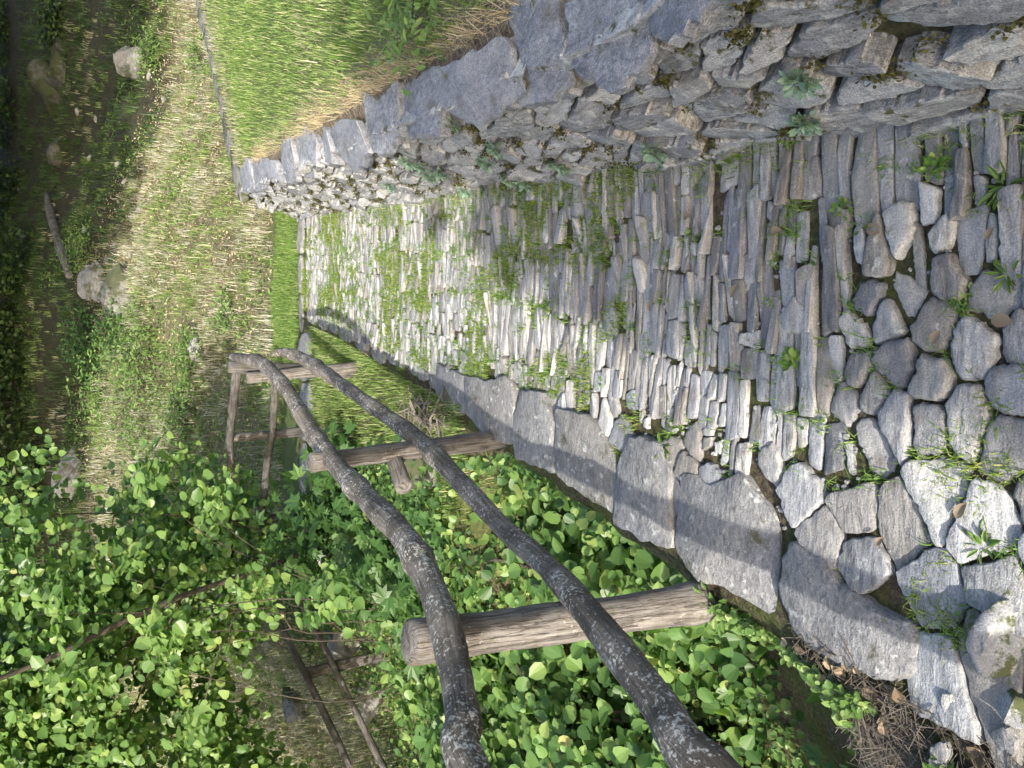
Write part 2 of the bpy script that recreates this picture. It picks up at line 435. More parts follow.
# --- the stone path
SLABS = [
 [(434,363),(461,375),(463,410),(455,415),(433,392)],
 [(462,375),(487,381),(504,375),(511,394),(511,441),(500,444),(479,432),(464,412)],
 [(522,391),(541,391),(551,422),(551,463),(549,474),(513,457),(514,414)],
 [(555,408),(584,414),(600,434),(615,468),(611,514),(588,500),(553,476)],
 [(625,438),(655,439),(669,473),(669,512),(671,551),(659,547),(627,533),(612,524),(617,463)],
 [(675,475),(692,473),(702,485),(725,477),(737,475),(770,524),(771,540),(765,610),(759,617),(722,590),(700,583),(674,552)],
 [(787,540),(821,560),(851,596),(891,618),(911,629),(906,684),(884,686),(836,672),(790,644),(774,596),(776,554)],
]
SLABXY = [np.array([atz(x, y, .03)[:2] for x, y in s]) for s in SLABS]
def inside(P, poly):
    x, y = P[:, 0], P[:, 1]; r = np.zeros(len(P), bool); m = len(poly)
    for i in range(m):
        a, b = poly[i], poly[(i + 1) % m]
        with np.errstate(divide='ignore', invalid='ignore'):
            cnd = ((a[1] > y) != (b[1] > y)) & (x < (b[0] - a[0]) * (y - a[1]) / (b[1] - a[1] + 1e-12) + a[0])
        r ^= cnd
    return r

LE_Y = [-1.5, .5, .8, 1.15, 1.62, 3.0, 3.35, 3.9, 4.6, 5.5, 6.9]
LE_X = [-.75, -.6, -.5, -.58, -.5, -.16, .0, .08, .22, .42, .66]
def LE(Y): return np.interp(Y, LE_Y, LE_X)
seeds = []; asp = []; gap = []; size = []; kind = []
strips = []
def zones(px, py):
    zb = py < 1.2 and px < .24 and py > .5
    zl = px < LE(py) + .26 + .14 * (py < 1.5) and py < 2.6
    return zb or zl
NL = 6
lane_b = [np.linspace(0, 1, NL + 1)[k] for k in range(NL + 1)]
ys = [-.3]
while ys[-1] < 6.8: ys.append(ys[-1] + rng.uniform(.16, .5))
segb = [np.r_[-.02, np.sort(np.clip(np.linspace(0, 1, NL + 1)[1:-1] + rng.normal(0, .055, NL - 1), .06, .94)), 1.02] for _ in ys]
for k in range(NL):
    y = -.3 + rng.uniform(0, .05)
    while y < 6.70:
        si = int(np.searchsorted(ys, y + rng.normal(0, .05))) - 1; si = min(max(si, 0), len(ys) - 1)
        l0 = LE(y) - .02; r0 = Rr(y) + .02
        xa = l0 + (r0 - l0) * segb[si][k]; xb = l0 + (r0 - l0) * segb[si][k + 1]
        th = rng.choice([rng.uniform(.014, .024), rng.uniform(.02, .036), rng.uniform(.036, .058)], p=[.35, .47, .18]) * (1.25 if y < 1.6 else 1.0)
        cuts = [xa + rng.normal(0, .010), xb + rng.normal(0, .010)]
        if rng.random() < .38 or xb - xa > .27: cuts.insert(1, xa + (xb - xa) * rng.uniform(.3, .7))
        for c0, c1 in zip(cuts[:-1], cuts[1:]):
            if c1 - c0 < .03: continue
            g = rng.uniform(.0005, .0025); yo = rng.normal(0, .003); sl_ = rng.normal(0, .006, 2)
            P = np.array([[c0 + g + sl_[0], y + g], [(c0 + c1) / 2, y + g + rng.normal(0, .002)], [c1 - g + sl_[1], y + g + rng.normal(0, .002)], [c1 - g - sl_[1], y + th - g], [(c0 + c1) / 2, y + th - g + rng.normal(0, .002)], [c0 + g - sl_[0], y + th - g + rng.normal(0, .002)]])
            tw = rng.uniform(.6, 1.0); e_ = 0 if rng.random() < .5 else 1
            if e_: P[2:4, 1] = P[2:4, 1].mean() + (P[2:4, 1] - P[2:4, 1].mean()) * tw
            else: P[[0, 5], 1] = P[[0, 5], 1].mean() + (P[[0, 5], 1] - P[[0, 5], 1].mean()) * tw
            P[:, 1] += yo + .05 * noise2(P[:, 0], P[:, 1], 1.7) + .018 * noise2(P[:, 0], P[:, 1], 5.5)
            ctr = P.mean(0)
            if zones(ctr[0], ctr[1]): continue
            strips.append(P); seeds.append(tuple(ctr)); asp.append(1.8); gap.append(.002); size.append(.05); kind.append(2)
        y += th + rng.choice([0, .0, .004])
# cobbles and irregular flagstones, by dart throwing
cnt = 0
for _ in range(16000):
    py = rng.uniform(.3, 2.6); px = rng.uniform(-1.0, .34)
    if not zones(px, py) or px < LE(py) - .05: continue
    r = (.15 if px < -.08 else .09) if py < 1.5 else .095
    r *= rng.uniform(.75, 1.4)
    S = np.array(seeds)
    dd = np.sqrt(((S - (px, py)) ** 2 * [1, 1]).sum(1))
    lim = np.where(np.array(kind) == 1, r, r * .5)
    if (dd < lim).any(): continue
    seeds.append((px, py)); asp.append(1.25); gap.append(rng.uniform(.0015, .006)); size.append(r * 1.6); kind.append(1)
for _ in range(9000):
    py = rng.uniform(.35, 2.6); px = rng.uniform(-.9, .36)
    if px < LE(py) - .05 or px > Rr(py): continue
    S = np.array(seeds); kd_ = np.array(kind)
    if (np.sqrt(((S - (px, py)) ** 2 * np.where(kd_ == 2, 1 / 3.2 ** 2, 1)[:, None] ** np.array([1, 0])).sum(1)) < np.where(kd_ == 1, .105 if px < -.08 else .07, .032)).any(): continue
    seeds.append((px, py)); asp.append(1.3); gap.append(rng.uniform(.0015, .005)); size.append(.09); kind.append(1)
seeds = np.array(seeds); asp = np.array(asp); kind = np.array(kind)
cells = voronoi(seeds, asp, np.array(gap), np.array(size))
mb = MB(); joints = []
for P in strips:
    cx, cy = P.mean(0)
    if cx < LE(cy) - (.0 if 1.1 < cy < 3.4 else .06) or any(inside(P.mean(0)[None], P_)[0] for P_ in SLABXY): continue
    joints.append(P[rng.integers(len(P))])
    if rng.random() < .008: continue
    add_stone(mb, P, rng.normal(.0, .0032), rng.uniform(.0015, .0035), .05, lambda V: V, tilt=.035, facets=rng.integers(0, 3), amp=.0016, jag=.0016, rnd=1, step=.0075 if cy < 2.2 else .015, fsl=.10, ck=.09)
for i, poly in enumerate(cells):
    if poly is None or kind[i] == 2: continue
    A = abs(area(poly))
    if A < .0005: joints.append(seeds[i]); continue
    if kind[i] == 0 and rng.random() < .02: joints.append(seeds[i]); continue
    yy = seeds[i][1]
    if seeds[i][0] < LE(yy) - (.0 if 1.1 < yy < 3.4 else .06): continue
    if any(inside(seeds[i][None], P_)[0] for P_ in SLABXY): continue
    if kind[i] == 0:
        add_stone(mb, poly, rng.normal(.0, .0045), rng.uniform(.002, .0045), .05, lambda V: V, tilt=.06, facets=rng.integers(0, 3), amp=.0022, jag=.0026, rnd=1, step=.0085 if yy < 2.2 else .017, fsl=.14, ck=.18)
    else:
        flat = seeds[i][0] < -.22
        add_stone(mb, poly, rng.normal(.004, .005), .004 if flat else .009, .06, lambda V: V, tilt=.035, facets=2, amp=.0025, jag=.004, rnd=1, step=.0085, fsl=.07, ck=.07 if flat else .16)
    jn = poly[rng.integers(len(poly))]; joints.append(jn)
path = mb.build('stone_path', M_PATH, sharp=50); tag(path, kind='structure')
joints = np.array(joints)

slab_words = ['narrow grey edge slab farthest along the path edge before the rail post', 'wide grey edge slab with a rail shadow, touching the second rail post',
  'small five-sided edge slab just nearer than the second rail post', 'long smooth grey edge slab midway between the two nearest rail posts',
  'grey edge slab with a dark diagonal vein, midway along the parapet', 'large notched edge slab beside the foot of the nearest rail post',
  'biggest speckled boulder-like slab, rounded, past the nearest post above the leaf litter']
for P, lb in zip(SLABXY, slab_words):
    c = P.mean(0)
    m2 = MB(); add_stone(m2, P, .024 + rng.uniform(-.004, .006), .004 if P is not SLABXY[-1] else .016, .07, lambda V: V, tilt=.012, facets=3, amp=.0028, jag=.0065, rnd=1, step=.009, fsl=.05, ck=.05)
    o = m2.build('edge_slab', M_SLAB, sharp=45); tag(o, lb, 'paving slab', 'large flat slabs edging the path')

# kerb of thin slabs between the far path and the grass, and the slab across the far end
m2 = MB()
for k in range(9):
    yk = 3.45 + k * .36
    a = np.array([LE(yk), yk]); b = np.array([LE(yk + .33), yk + .33]); n = np.array([-1, .45]); n = n / np.linalg.norm(n) * rng.uniform(.06, .12)
    add_stone(m2, np.array([a, b, b + n, a + n]), -.002, .008, .1, lambda V: V, tilt=.05, facets=1, amp=.004, jag=.008, fsl=.08)
o = m2.build('path_kerb', M_SLAB, sharp=50); tag(o, kind='structure')
m2 = MB()
xs = [-1.6, -1.05, -.5, .02, .45, .8, 1.15, 1.52]
for a, b in zip(xs[:-1], xs[1:]):
    y0 = 6.72 - .0 * a; w = .14 if a > .3 else .46
    yb_ = 6.98 if a > .3 else 6.95
    add_stone(m2, np.array([[a + .01, yb_ - w + rng.normal(0, .02)], [b - .01, yb_ - w + rng.normal(0, .02)], [b - .01, yb_ + rng.normal(0, .012)], [a + .01, yb_ + rng.normal(0, .012)]]), .006, .008, .1, lambda V: V, tilt=.01, facets=1, amp=.003, jag=.004, fsl=.03)
o = m2.build('path_end_slabs', M_SLAB, sharp=50); tag(o, kind='structure')

# ------------------------------------------------------------------ the dry stone wall
def Hw(Y): return .5 + .06 * sst(1.6, .9, Y) + .0 * np.asarray(Y)
BAT = .36
wn_ = np.array([-1.0, .158, .0]); wn_ /= np.linalg.norm(wn_)
def wall_map(V):
    w, h, o = V[:, 0], V[:, 1], V[:, 2]
    c, s = .94, .34
    X = Rr(w) + BAT * h - o * c; Z = h + o * s
    return np.column_stack([X, w + o * .12, Z])
wall = empty('stone_wall', (.9, 3, 0), 'grey dry stone wall with tilted cap slabs along the right side of the path', 'stone wall')
seeds = []; asp = []; gap = []; size = []
h = .03; row = 0
sd = []
for lay in range(9):
    hh = -.0 + lay * .060
    w = -.6 + rng.uniform(0, .2)
    while w < 6.95:
        ln = rng.choice([rng.uniform(.06, .13), rng.uniform(.12, .24), rng.uniform(.24, .42)]) * (1.1 if w < 3 else .9)
        sd.append((w + ln / 2, hh + rng.normal(0, .017), ln)); w += ln
sd = np.array(sd)
seeds = sd[:, :2]
cells = voronoi(seeds, np.full(len(sd), 2.6), rng.uniform(.003, .010, len(sd)), np.full(len(sd), .085))
m2 = MB(); mcore = MB(); crev = []
for i, poly in enumerate(cells):
    if poly is None or abs(area(poly)) < .0008: continue
    poly = poly.copy(); poly[:, 1] = np.clip(poly[:, 1], -.06, Hw(poly[:, 0]) - .0)
    if abs(area(poly)) < .0008 or rng.random() < .015: crev.append(seeds[i]); continue
    add_stone(m2, poly, rng.uniform(-.014, .016), rng.uniform(.003, .008), .16, wall_map, tilt=.09, facets=2, amp=.003, jag=.006, rnd=1, step=.010, fsl=.09, ck=.09)
    crev.append(poly[rng.integers(len(poly))])
# dark core behind the face stones
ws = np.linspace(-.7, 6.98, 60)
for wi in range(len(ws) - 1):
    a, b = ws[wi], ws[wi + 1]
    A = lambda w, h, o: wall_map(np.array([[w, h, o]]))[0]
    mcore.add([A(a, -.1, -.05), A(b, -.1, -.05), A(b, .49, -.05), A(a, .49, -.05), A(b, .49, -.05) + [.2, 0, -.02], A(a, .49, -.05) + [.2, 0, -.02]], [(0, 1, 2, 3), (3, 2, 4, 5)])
# face stones of the wall's far end
def end_map(V):
    w, h, o = V[:, 0], V[:, 1], V[:, 2]
    return np.column_stack([1.48 + w * .70 + BAT * h * .3 - o * .5, 6.95 + w * .71 + o * .7, h])
for lay in range(5):
    w = 0
    while w < 5.2:
        ln = rng.uniform(.15, .4)
        add_stone(m2, np.array([[w, lay * .083 - .04], [w + ln - .01, lay * .083 - .04], [w + ln - .01, lay * .083 + .036], [w, lay * .083 + .036]]), rng.uniform(0, .02), .012, .12, end_map, tilt=.15, facets=2, amp=.005, jag=.006)
        w += ln
m2.build('stonework', M_WALL, wall, sharp=24)
mcore.build('earth_core', M_MOSSY, wall)
WALL_CREV = np.array(crev)
# cap slabs
caps = [(-.75, -.2), (-.18, .22), (.24, .62), (.64, .92), (.94, 1.3), (1.32, 1.62), (1.64, 1.88), (1.9, 2.42), (2.44, 2.86), (2.88, 3.3), (3.32, 3.8), (3.82, 4.2), (4.22, 4.75), (4.77, 5.2), (5.22, 5.75), (5.77, 6.25), (6.27, 6.95)]
for a, b in caps:
    m3 = MB()
    f0 = rng.normal(0, .02, 4); wd = rng.uniform(.12, .21)
    tz = rng.uniform(-.02, .03)
    def capm(V, tz=tz, a=a, b=b):
        w, d, o = V[:, 0], V[:, 1], V[:, 2]
        Hh = Hw(w)
        X = Rr(w) + BAT * Hh - .03 + d
        return np.column_stack([X, w, Hh - .045 + tz * .3 + d * (.18 + tz * 3) + o])
    P = np.array([[a, f0[0] - .02], [(a + b) / 2 + rng.normal(0, .05), rng.normal(-.02, .025)], [b, f0[1]], [b + rng.normal(0, .03), wd + f0[2]], [(a + b) / 2, wd + rng.normal(.03, .03)], [a + rng.normal(0, .03), wd + f0[3]]])
    P = P + rng.normal(0, .018, P.shape)
    add_stone(m3, P, .036, .004, .035, capm, tilt=.05, facets=3, amp=.003, jag=.009, rnd=1, step=.011, fsl=.06, ck=.05)
    for _ in range(rng.integers(1, 3)):
        x0 = rng.uniform(a, b - .12); l0 = rng.uniform(.14, .34)
        Q = np.array([[x0, rng.uniform(-.04, .01)], [x0 + l0, rng.uniform(-.04, .01)], [x0 + l0 * rng.uniform(.8, 1.1), wd * .8], [x0 + l0 * rng.uniform(-.1, .2), wd * .8]])
        add_stone(m3, Q, -.004, .004, .045, capm, tilt=.05, facets=2, amp=.004, jag=.006, rnd=1, step=.012, fsl=.08, ck=.06)
    m3.build('cap_stone', M_CAP, wall, sharp=24)
w = .08
while w < 5.2:
    ln = rng.uniform(.3, .8)
    m3 = MB()
    cm = lambda V: np.column_stack([1.5 + V[:, 0] * .70 + V[:, 1] * .7, 6.93 + V[:, 0] * .71 - V[:, 1] * .7, .465 + .012 * V[:, 0] + V[:, 2]])
    add_stone(m3, np.array([[w, -.02], [w + ln - .015, -.02 + rng.normal(0, .015)], [w + ln - .015, .14], [w, .14]]), .035, .008, .06, cm, tilt=.015, facets=1, amp=.003, jag=.004, fsl=.04)
    m3.build('cap_stone', M_ROCK, wall, sharp=40)
    w += ln

# ------------------------------------------------------------------ tubes: rails, posts, trunks
def tube(mb, pts, rad, seg=12, sub=6, wob=.06, knots=0, caps=True):
    pts = np.asarray(pts, float); rad = np.asarray(rad, float) * np.ones(len(pts))
    n = len(pts)
    if n > 2:
        T = np.arange(n); tt = np.linspace(0, n - 1, (n - 1) * sub + 1)
        P = np.empty((len(tt), 3))
        m = np.gradient(pts, axis=0)
        i = np.minimum(tt.astype(int), n - 2); f = (tt - i)[:, None]
        h00 = 2 * f ** 3 - 3 * f ** 2 + 1; h10 = f ** 3 - 2 * f ** 2 + f; h01 = -2 * f ** 3 + 3 * f ** 2; h11 = f ** 3 - f ** 2
        P = h00 * pts[i] + h10 * m[i] + h01 * pts[i + 1] + h11 * m[i + 1]
        Rd = np.interp(tt, T, rad)
    else:
        tt = np.linspace(0, 1, sub * 2 + 1); P = pts[0] + (pts[1] - pts[0]) * tt[:, None]; Rd = np.interp(tt, [0, 1], rad)
    N = len(P)
    tan = np.gradient(P, axis=0); tan /= np.linalg.norm(tan, axis=1)[:, None] + 1e-9
    ref = np.array([.31, .2, .93]) if abs(tan[0][2]) < .8 else np.array([.9, .3, .1])
    an = np.linspace(0, 2 * math.pi, seg, endpoint=False)
    L = np.r_[0, np.cumsum(np.linalg.norm(np.diff(P, axis=0), axis=1))]
    phs = rng.uniform(0, 6.28, 4)
    for _ in range(knots):
        c0 = rng.uniform(0, L[-1]); Rd = Rd * (1 + rng.uniform(.10, .24) * np.exp(-((L - c0) / rng.uniform(.02, .05)) ** 2))
    V = []
    for k in range(N):
        s = np.cross(tan[k], ref); s /= np.linalg.norm(s); b = np.cross(s, tan[k])
        r = Rd[k] * (1 + wob * np.sin(2 * an + phs[0] + L[k] * 3) + wob * .7 * np.sin(3 * an + phs[1] - L[k] * 5) + wob * .8 * math.sin(L[k] * 17 + phs[2]) + rng.normal(0, wob * .25, seg))
        V.append(P[k] + np.outer(np.cos(an) * r, s) + np.outer(np.sin(an) * r, b))
    V = np.concatenate(V); faces = []; uv = []
    for k in range(N - 1):
        for i in range(seg):
            j = (i + 1) % seg
            faces.append((k * seg + i, k * seg + j, (k + 1) * seg + j, (k + 1) * seg + i))
            u0 = i / seg; u1 = (i + 1) / seg
            uv += [(u0, L[k]), (u1, L[k]), (u1, L[k + 1]), (u0, L[k + 1])]
    if caps:
        # chamfered ends
        for k, sgn in ((0, -1), (N - 1, 1)):
            c = P[k] + tan[k] * sgn * Rd[k] * .12
            base = len(V)
            ring = V[k * seg:(k + 1) * seg]
            ring2 = c + (ring - P[k]) * .86
            V = np.vstack([V, ring2, c[None]])
            for i in range(seg):
                j = (i + 1) % seg
                f = (k * seg + i, base + i, base + j, k * seg + j) if sgn > 0 else (k * seg + j, base + j, base + i, k * seg + i)
                f = f[::-1]
                faces.append(f); uv += [(i / seg, 0), (i / seg, .02), ((i + 1) / seg, .02), ((i + 1) / seg, 0)]
                g = (base + i, base + j, base + seg) if sgn > 0 else (base + j, base + i, base + seg)
                faces.append(g); uv += [(i / seg * .3, .0), ((i + 1) / seg * .3, .03), (.1, .06)]
    mb.add(V, faces, uv)

railing = empty('wooden_railing', (-.3, 3, 0), 'rustic railing of crooked round rails on log posts beside the path', 'railing')
def px3(L): return [at(*p) for p in L]
def pxz(L): return [atz(*p) for p in L]
up = [(233,357,.815),(247,359,.80),(262,363,.79),(283,385,.78),(308,425,.76),(335,463,.745),(368,500,.75),(400,532,.77),(425,572,.79),(444,620,.83),(455,668,.87),(464,720,.92),(472,775,.96)]
U3 = pxz(up) + [np.array([-.80, .6, .98]), np.array([-.9, -.2, .95]), np.array([-1.0, -1.2, .9])]
m2 = MB(); tube(m2, U3, [.025, .031, .033, .035, .036, .036, .037, .037, .039, .038, .036, .034, .033, .033, .033, .033], 18, 14, .06, knots=9)
m2.build('rail', M_BARK, railing)
lo = [(275,353,.55),(287,353,.49),(303,359,.455),(330,376,.43),(375,408,.40),(415,437,.385),(437,457,.38),(470,492,.38),(505,530,.385),(545,565,.42),(580,603,.49),(618,650,.54),(660,705,.59),(708,772,.63)]
L3 = pxz(lo) + [np.array([-.72, .55, .6]), np.array([-.82, -.2, .55]), np.array([-.95, -1.2, .5])]
m2 = MB(); tube(m2, L3, [.027, .034, .036, .036, .035, .035, .035, .033, .034, .036, .037, .036, .036, .036, .036, .036, .036], 18, 14, .06, knots=9)
m2.build('rail', M_BARK, railing)
m2 = MB(); p1t = at(411,643,1.66); p1b = at(715,600,1.70); d = p1b - p1t
tube(m2, [p1t, p1t + d * .3, p1t + d * .6, p1b, p1b + d * .5], [.052, .053, .050, .052, .055], 22, 14, .05, knots=2); m2.build('post', M_POST, railing)
m2 = MB(); p2t = at(311,463,2.96); p2b = at(492,440,3.04); d = p2b - p2t
tube(m2, [p2t, p2t + d * .5, p2b, p2b + d * .5], [.038, .04, .042, .045], 16, 8, .05); m2.build('post', M_POST, railing)
m2 = MB(); p3t = at(229,367,5.18); p3b = at(330,371,5.18); d = p3b - p3t
tube(m2, [p3t, p3t + d * .5, p3b, p3b + d * .6], [.04, .042, .042, .045], 14, 6, .05); m2.build('post', M_FARWOOD, railing)
m2 = MB(); p3t = at(247,378,5.1); p3b = at(362,367,5.1); d = p3b - p3t
tube(m2, [p3t, p3t + d * .5, p3b, p3b + d * .4], [.036, .037, .036, .038], 14, 6, .05); m2.build('post', M_POST, railing)
m2 = MB(); tube(m2, [at(393,456,3.0), at(404,488,2.86)], [.03, .036], 10, 4, .06); m2.build('brace', M_POST, railing)

rail2 = empty('wooden_railing', (-.5, 5.9, -.3), 'grey pole railing turning left from the corner post, half hidden by leaves', 'railing')
for L, r in (([(237,371,5.22),(233,405,5.6),(230,436,6.0),(231,470,6.25),(229,520,6.5),(232,570,6.75)], .028), ([(275,385,5.25),(274,410,5.6),(272,435,5.95),(267,465,6.2),(262,520,6.5),(262,570,6.75)], .027)):
    m2 = MB(); tube(m2, px3(L), r, 10, 5, .06); m2.build('rail', M_FARWOOD, rail2)
for a, b in (((226,438,6.05),(312,431,6.05)), ((224,521,6.55),(300,517,6.55))):
    m2 = MB(); pa, pb = at(*a), at(*b); tube(m2, [pa, (pa + pb) / 2, pb, pb + (pb - pa) * .8], [.034, .036, .036, .036], 10, 4, .06); m2.build('post', M_FARWOOD, rail2)

rail3 = empty('wooden_railing', (-2.2, 7.2, -1.2), 'dark pole railing lower down on the stony bank, seen through a gap in leaves', 'railing')
for L, r in (([(243,548,7.7),(257,579,7.5),(268,604,7.35),(284,632,7.15),(302,668,6.9),(336,738,6.5),(352,772,6.3)], .03), ([(278,545,7.7),(290,578,7.5),(301,601,7.35),(332,663,6.9),(371,743,6.5),(388,775,6.3)], .03)):
    m2 = MB(); tube(m2, px3(L), r, 10, 5, .08); m2.build('rail', M_FARWOOD, rail3)
for a, b in (((306,673,6.95),(368,659,6.95)),):
    m2 = MB(); pa, pb = at(*a), at(*b); tube(m2, [pa, (pa + pb) / 2, pb, pb + (pb - pa) * .6], [.055, .05, .05, .05], 10, 4, .08); m2.build('post', M_FARWOOD, rail3)

# ------------------------------------------------------------------ leaves and blades
HAZ_V = np.array([[0,0,0],[-.30,.06,.05],[-.47,.36,.10],[-.34,.74,.06],[0,1.02,-.06],[.34,.74,.06],[.47,.36,.10],[.30,.06,.05]])
HAZ_F = [(0,4,3,2,1),(0,7,6,5,4)]
OVAL_V = np.array([[0,0,0],[-.17,.2,.03],[-.22,.5,.05],[-.13,.8,.03],[0,1.0,-.05],[.13,.8,.03],[.22,.5,.05],[.17,.2,.03]])
MAP_V = np.array([[0,0,0],[-.20,-.08,.02],[-.62,.18,.06],[-.34,.32,.04],[-.56,.74,.03],[-.20,.62,.03],[0,1.1,-.06],[.20,.62,.03],[.56,.74,.03],[.34,.32,.04],[.62,.18,.06],[.20,-.08,.02]])
MAP_F = [(0,3,2,1),(0,5,4,3),(0,6,5),(0,7,6),(0,9,8,7),(0,11,10,9)]
def unit(a): return a / (np.linalg.norm(a, axis=-1, keepdims=True) + 1e-9)
def leaf_geo(tv, tf, pos, nrm, dr, sc):
    n = len(pos)
    nrm = unit(nrm); dr = unit(dr - nrm * (dr * nrm).sum(1, keepdims=True)); sd_ = np.cross(dr, nrm)
    sc = sc[:, None, None]
    V = pos[:, None, :] + sc * (tv[None, :, 0:1] * sd_[:, None, :] + tv[None, :, 1:2] * dr[:, None, :] + tv[None, :, 2:3] * nrm[:, None, :])
    tl = np.concatenate([np.array(f) for f in tf]); tt = np.array([len(f) for f in tf])
    loops = (tl[None, :] + (np.arange(n) * len(tv))[:, None]).ravel()
    return V.reshape(-1, 3), loops, np.tile(tt, n)

def clusters(ells, n, per, size, droop=.35, shell=.55, face=(0, -.35, 1.0), spread_=.16):
    """leaf sprays inside ellipsoids: positions, normals, directions, scale and spray starts"""
    vol = np.array([e[3] * e[4] * e[5] for e in ells]) ** .75
    ch = rng.choice(len(ells), n, p=vol / vol.sum())
    E = np.array(ells)[ch]
    u = unit(rng.normal(size=(n, 3))); rad = shell + (1 - shell) * rng.random(n) ** .6
    rad = np.where(rng.random(n) < .25, rng.random(n) ** .5, rad)
    rad = rad * (1 + .22 * noise2(u[:, 0] * 3 + E[:, 0] * 3, u[:, 1] * 3 + u[:, 2] * 2, 1.6))
    c = E[:, :3] + u * rad[:, None] * E[:, 3:6]
    axis = unit(u + rng.normal(0, .6, (n, 3)) + [0, 0, -.1])
    k = np.tile(np.arange(per), n); cc = np.repeat(c, per, 0); ax = np.repeat(axis, per, 0)
    N = n * per
    t = (k / per - .5) * spread_ * 2
    sidev = unit(np.cross(ax, [0, 0, 1.0]) + rng.normal(0, .25, (N, 3))) * np.where(k % 2 == 0, 1, -1)[:, None]
    pos = cc + ax * t[:, None] + sidev * size * .25 + rng.normal(0, spread_ * .18, (N, 3))
    dr = sidev + ax * .6 + np.array([0, 0, -droop]) + rng.normal(0, .25, (N, 3))
    nr = np.array(face) + rng.normal(0, .5, (N, 3)) + ax * .2
    sc = size * rng.uniform(.38, 1.3, N)
    return pos, nr, dr, sc, c, axis

def plant(name, label, cat, base, ells, n, per, size, mat, tv=HAZ_V, tf=HAZ_F, group=None, stems=8, stem_r=.014, trunk=None, trunkname='stem', bark=None, leafname='foliage', cond=None, **kw):
    e = empty(name, base, label, cat, group)
    pos, nr, dr, sc, c, ax = clusters(ells, n, per, size, **kw)
    if cond is not None:
        k = cond(pos); pos, nr, dr, sc = pos[k], nr[k], dr[k], sc[k]
    v, l, t = leaf_geo(tv, tf, pos, nr, dr, sc)
    mesh_np(leafname, v, l, t, mat, e, smooth=False)
    m = MB()
    base = np.array(base, float)
    if trunk is not None: tube(m, trunk[0], trunk[1], 9, 5, .06)
    for s in range(stems):
        tgt = c[rng.integers(len(c))]
        st = base + np.r_[rng.normal(0, .05, 2), -.05]
        if trunk is not None: st = np.array(trunk[0][rng.integers(1, len(trunk[0]))])
        Ls = np.linalg.norm(tgt - st)
        q1 = st * .65 + tgt * .35 + rng.normal(0, .10, 3) * Ls + [0, 0, .10 * Ls]; q2 = st * .3 + tgt * .7 + rng.normal(0, .08, 3) * Ls + [0, 0, .06 * Ls]
        tube(m, [st, q1, q2, tgt], [stem_r, stem_r * .75, stem_r * .5, stem_r * .25], 6, 4, .05, caps=False)
    if m.v: m.build(trunkname, bark or M_TWIG, e)
    return e

def tz(x, y): return float(terr(x, y))
shr = 'leafy shrubs growing up below the railing'
plant('hazel_shrub', 'dense round-leaved shrub filling the space below the nearest rail span', 'shrub', (-1.7, 3.0, tz(-1.7, 3.0)), [(-1.65, 3.0, -.85, .95, .85, .62), (-2.5, 2.7, -.9, .8, .8, .6)], 900, 7, .072, M_LINDEN, group=shr, stems=14, cond=lambda p: p[:, 1] > 2.5 + .2 * noise2(p[:, 0], p[:, 1], 6))
plant('hazel_shrub', 'bright young shrub tight against the edge slabs between the first two posts', 'shrub', (-.95, 3.0, tz(-.95, 3.0)), [(-.85, 2.75, -.68, .36, .62, .42), (-.85, 3.5, -.55, .38, .5, .42)], 300, 6, .066, M_LINDEN, group=shr, stems=10)
plant('hazel_shrub', 'mid green shrub behind the second post, beneath the far rail span', 'shrub', (-1.2, 4.3, tz(-1.2, 4.3)), [(-1.1, 4.3, -.62, .62, .75, .5), (-1.7, 4.6, -.6, .7, .7, .55), (-.8, 4.55, -.35, .4, .6, .38), (-.95, 3.95, -.45, .45, .45, .3), (-.68, 3.45, -.34, .32, .45, .2), (-.78, 2.65, -.4, .28, .42, .2), (-1.5, 3.8, -.6, .5, .5, .4)], 1250, 7, .07, M_HAZEL, group=shr, stems=10)
plant('hazel_shrub', 'broad shrub at the lower left rising to the upper rail', 'shrub', (-2.7, 4.1, tz(-2.7, 4.1)), [(-2.4, 4.0, -.75, .85, .8, .75), (-3.2, 3.7, -.6, .8, .8, .8)], 800, 7, .072, M_LINDEN, group=shr, stems=12)
plant('maple_sapling', 'dark lobed-leaf sapling in the shady hollow left of the biggest slab', 'sapling', (-1.25, 1.75, tz(-1.25, 1.75)), [(-1.15, 1.7, -.95, .5, .5, .35), (-1.6, 1.5, -1.0, .5, .5, .4)], 75, 5, .10, M_DARKLEAF, MAP_V, MAP_F, stems=8)
plant('oval_leaf_shrub', 'sparse oval-leaved shrub in the hollow under the lower rail', 'shrub', (-1.3, 1.25, tz(-1.3, 1.25)), [(-1.15, 1.3, -.6, .4, .4, .28), (-1.35, 1.0, -.5, .4, .4, .3)], 90, 6, .07, M_HAZEL, OVAL_V, HAZ_F, stems=8)
plant('maple_sapling', 'dark lobed-leaf sapling crowding the corner post beside the path bend', 'sapling', (-.75, 5.3, tz(-.75, 5.3)), [(-.72, 5.2, -.1, .42, .5, .42), (-1.2, 5.6, .05, .5, .5, .5)], 230, 6, .095, M_DARKLEAF, MAP_V, MAP_F, stems=9)
plant('maple_sapling', 'dark lobed-leaf sapling under the far rail span, left of the second post', 'sapling', (-.85, 4.2, tz(-.85, 4.2)), [(-.62, 4.25, -.22, .36, .55, .3), (-1.1, 4.6, -.15, .5, .6, .36), (-.66, 3.9, -.26, .3, .4, .24)], 340, 6, .085, M_DARKLEAF, MAP_V, MAP_F, stems=9)
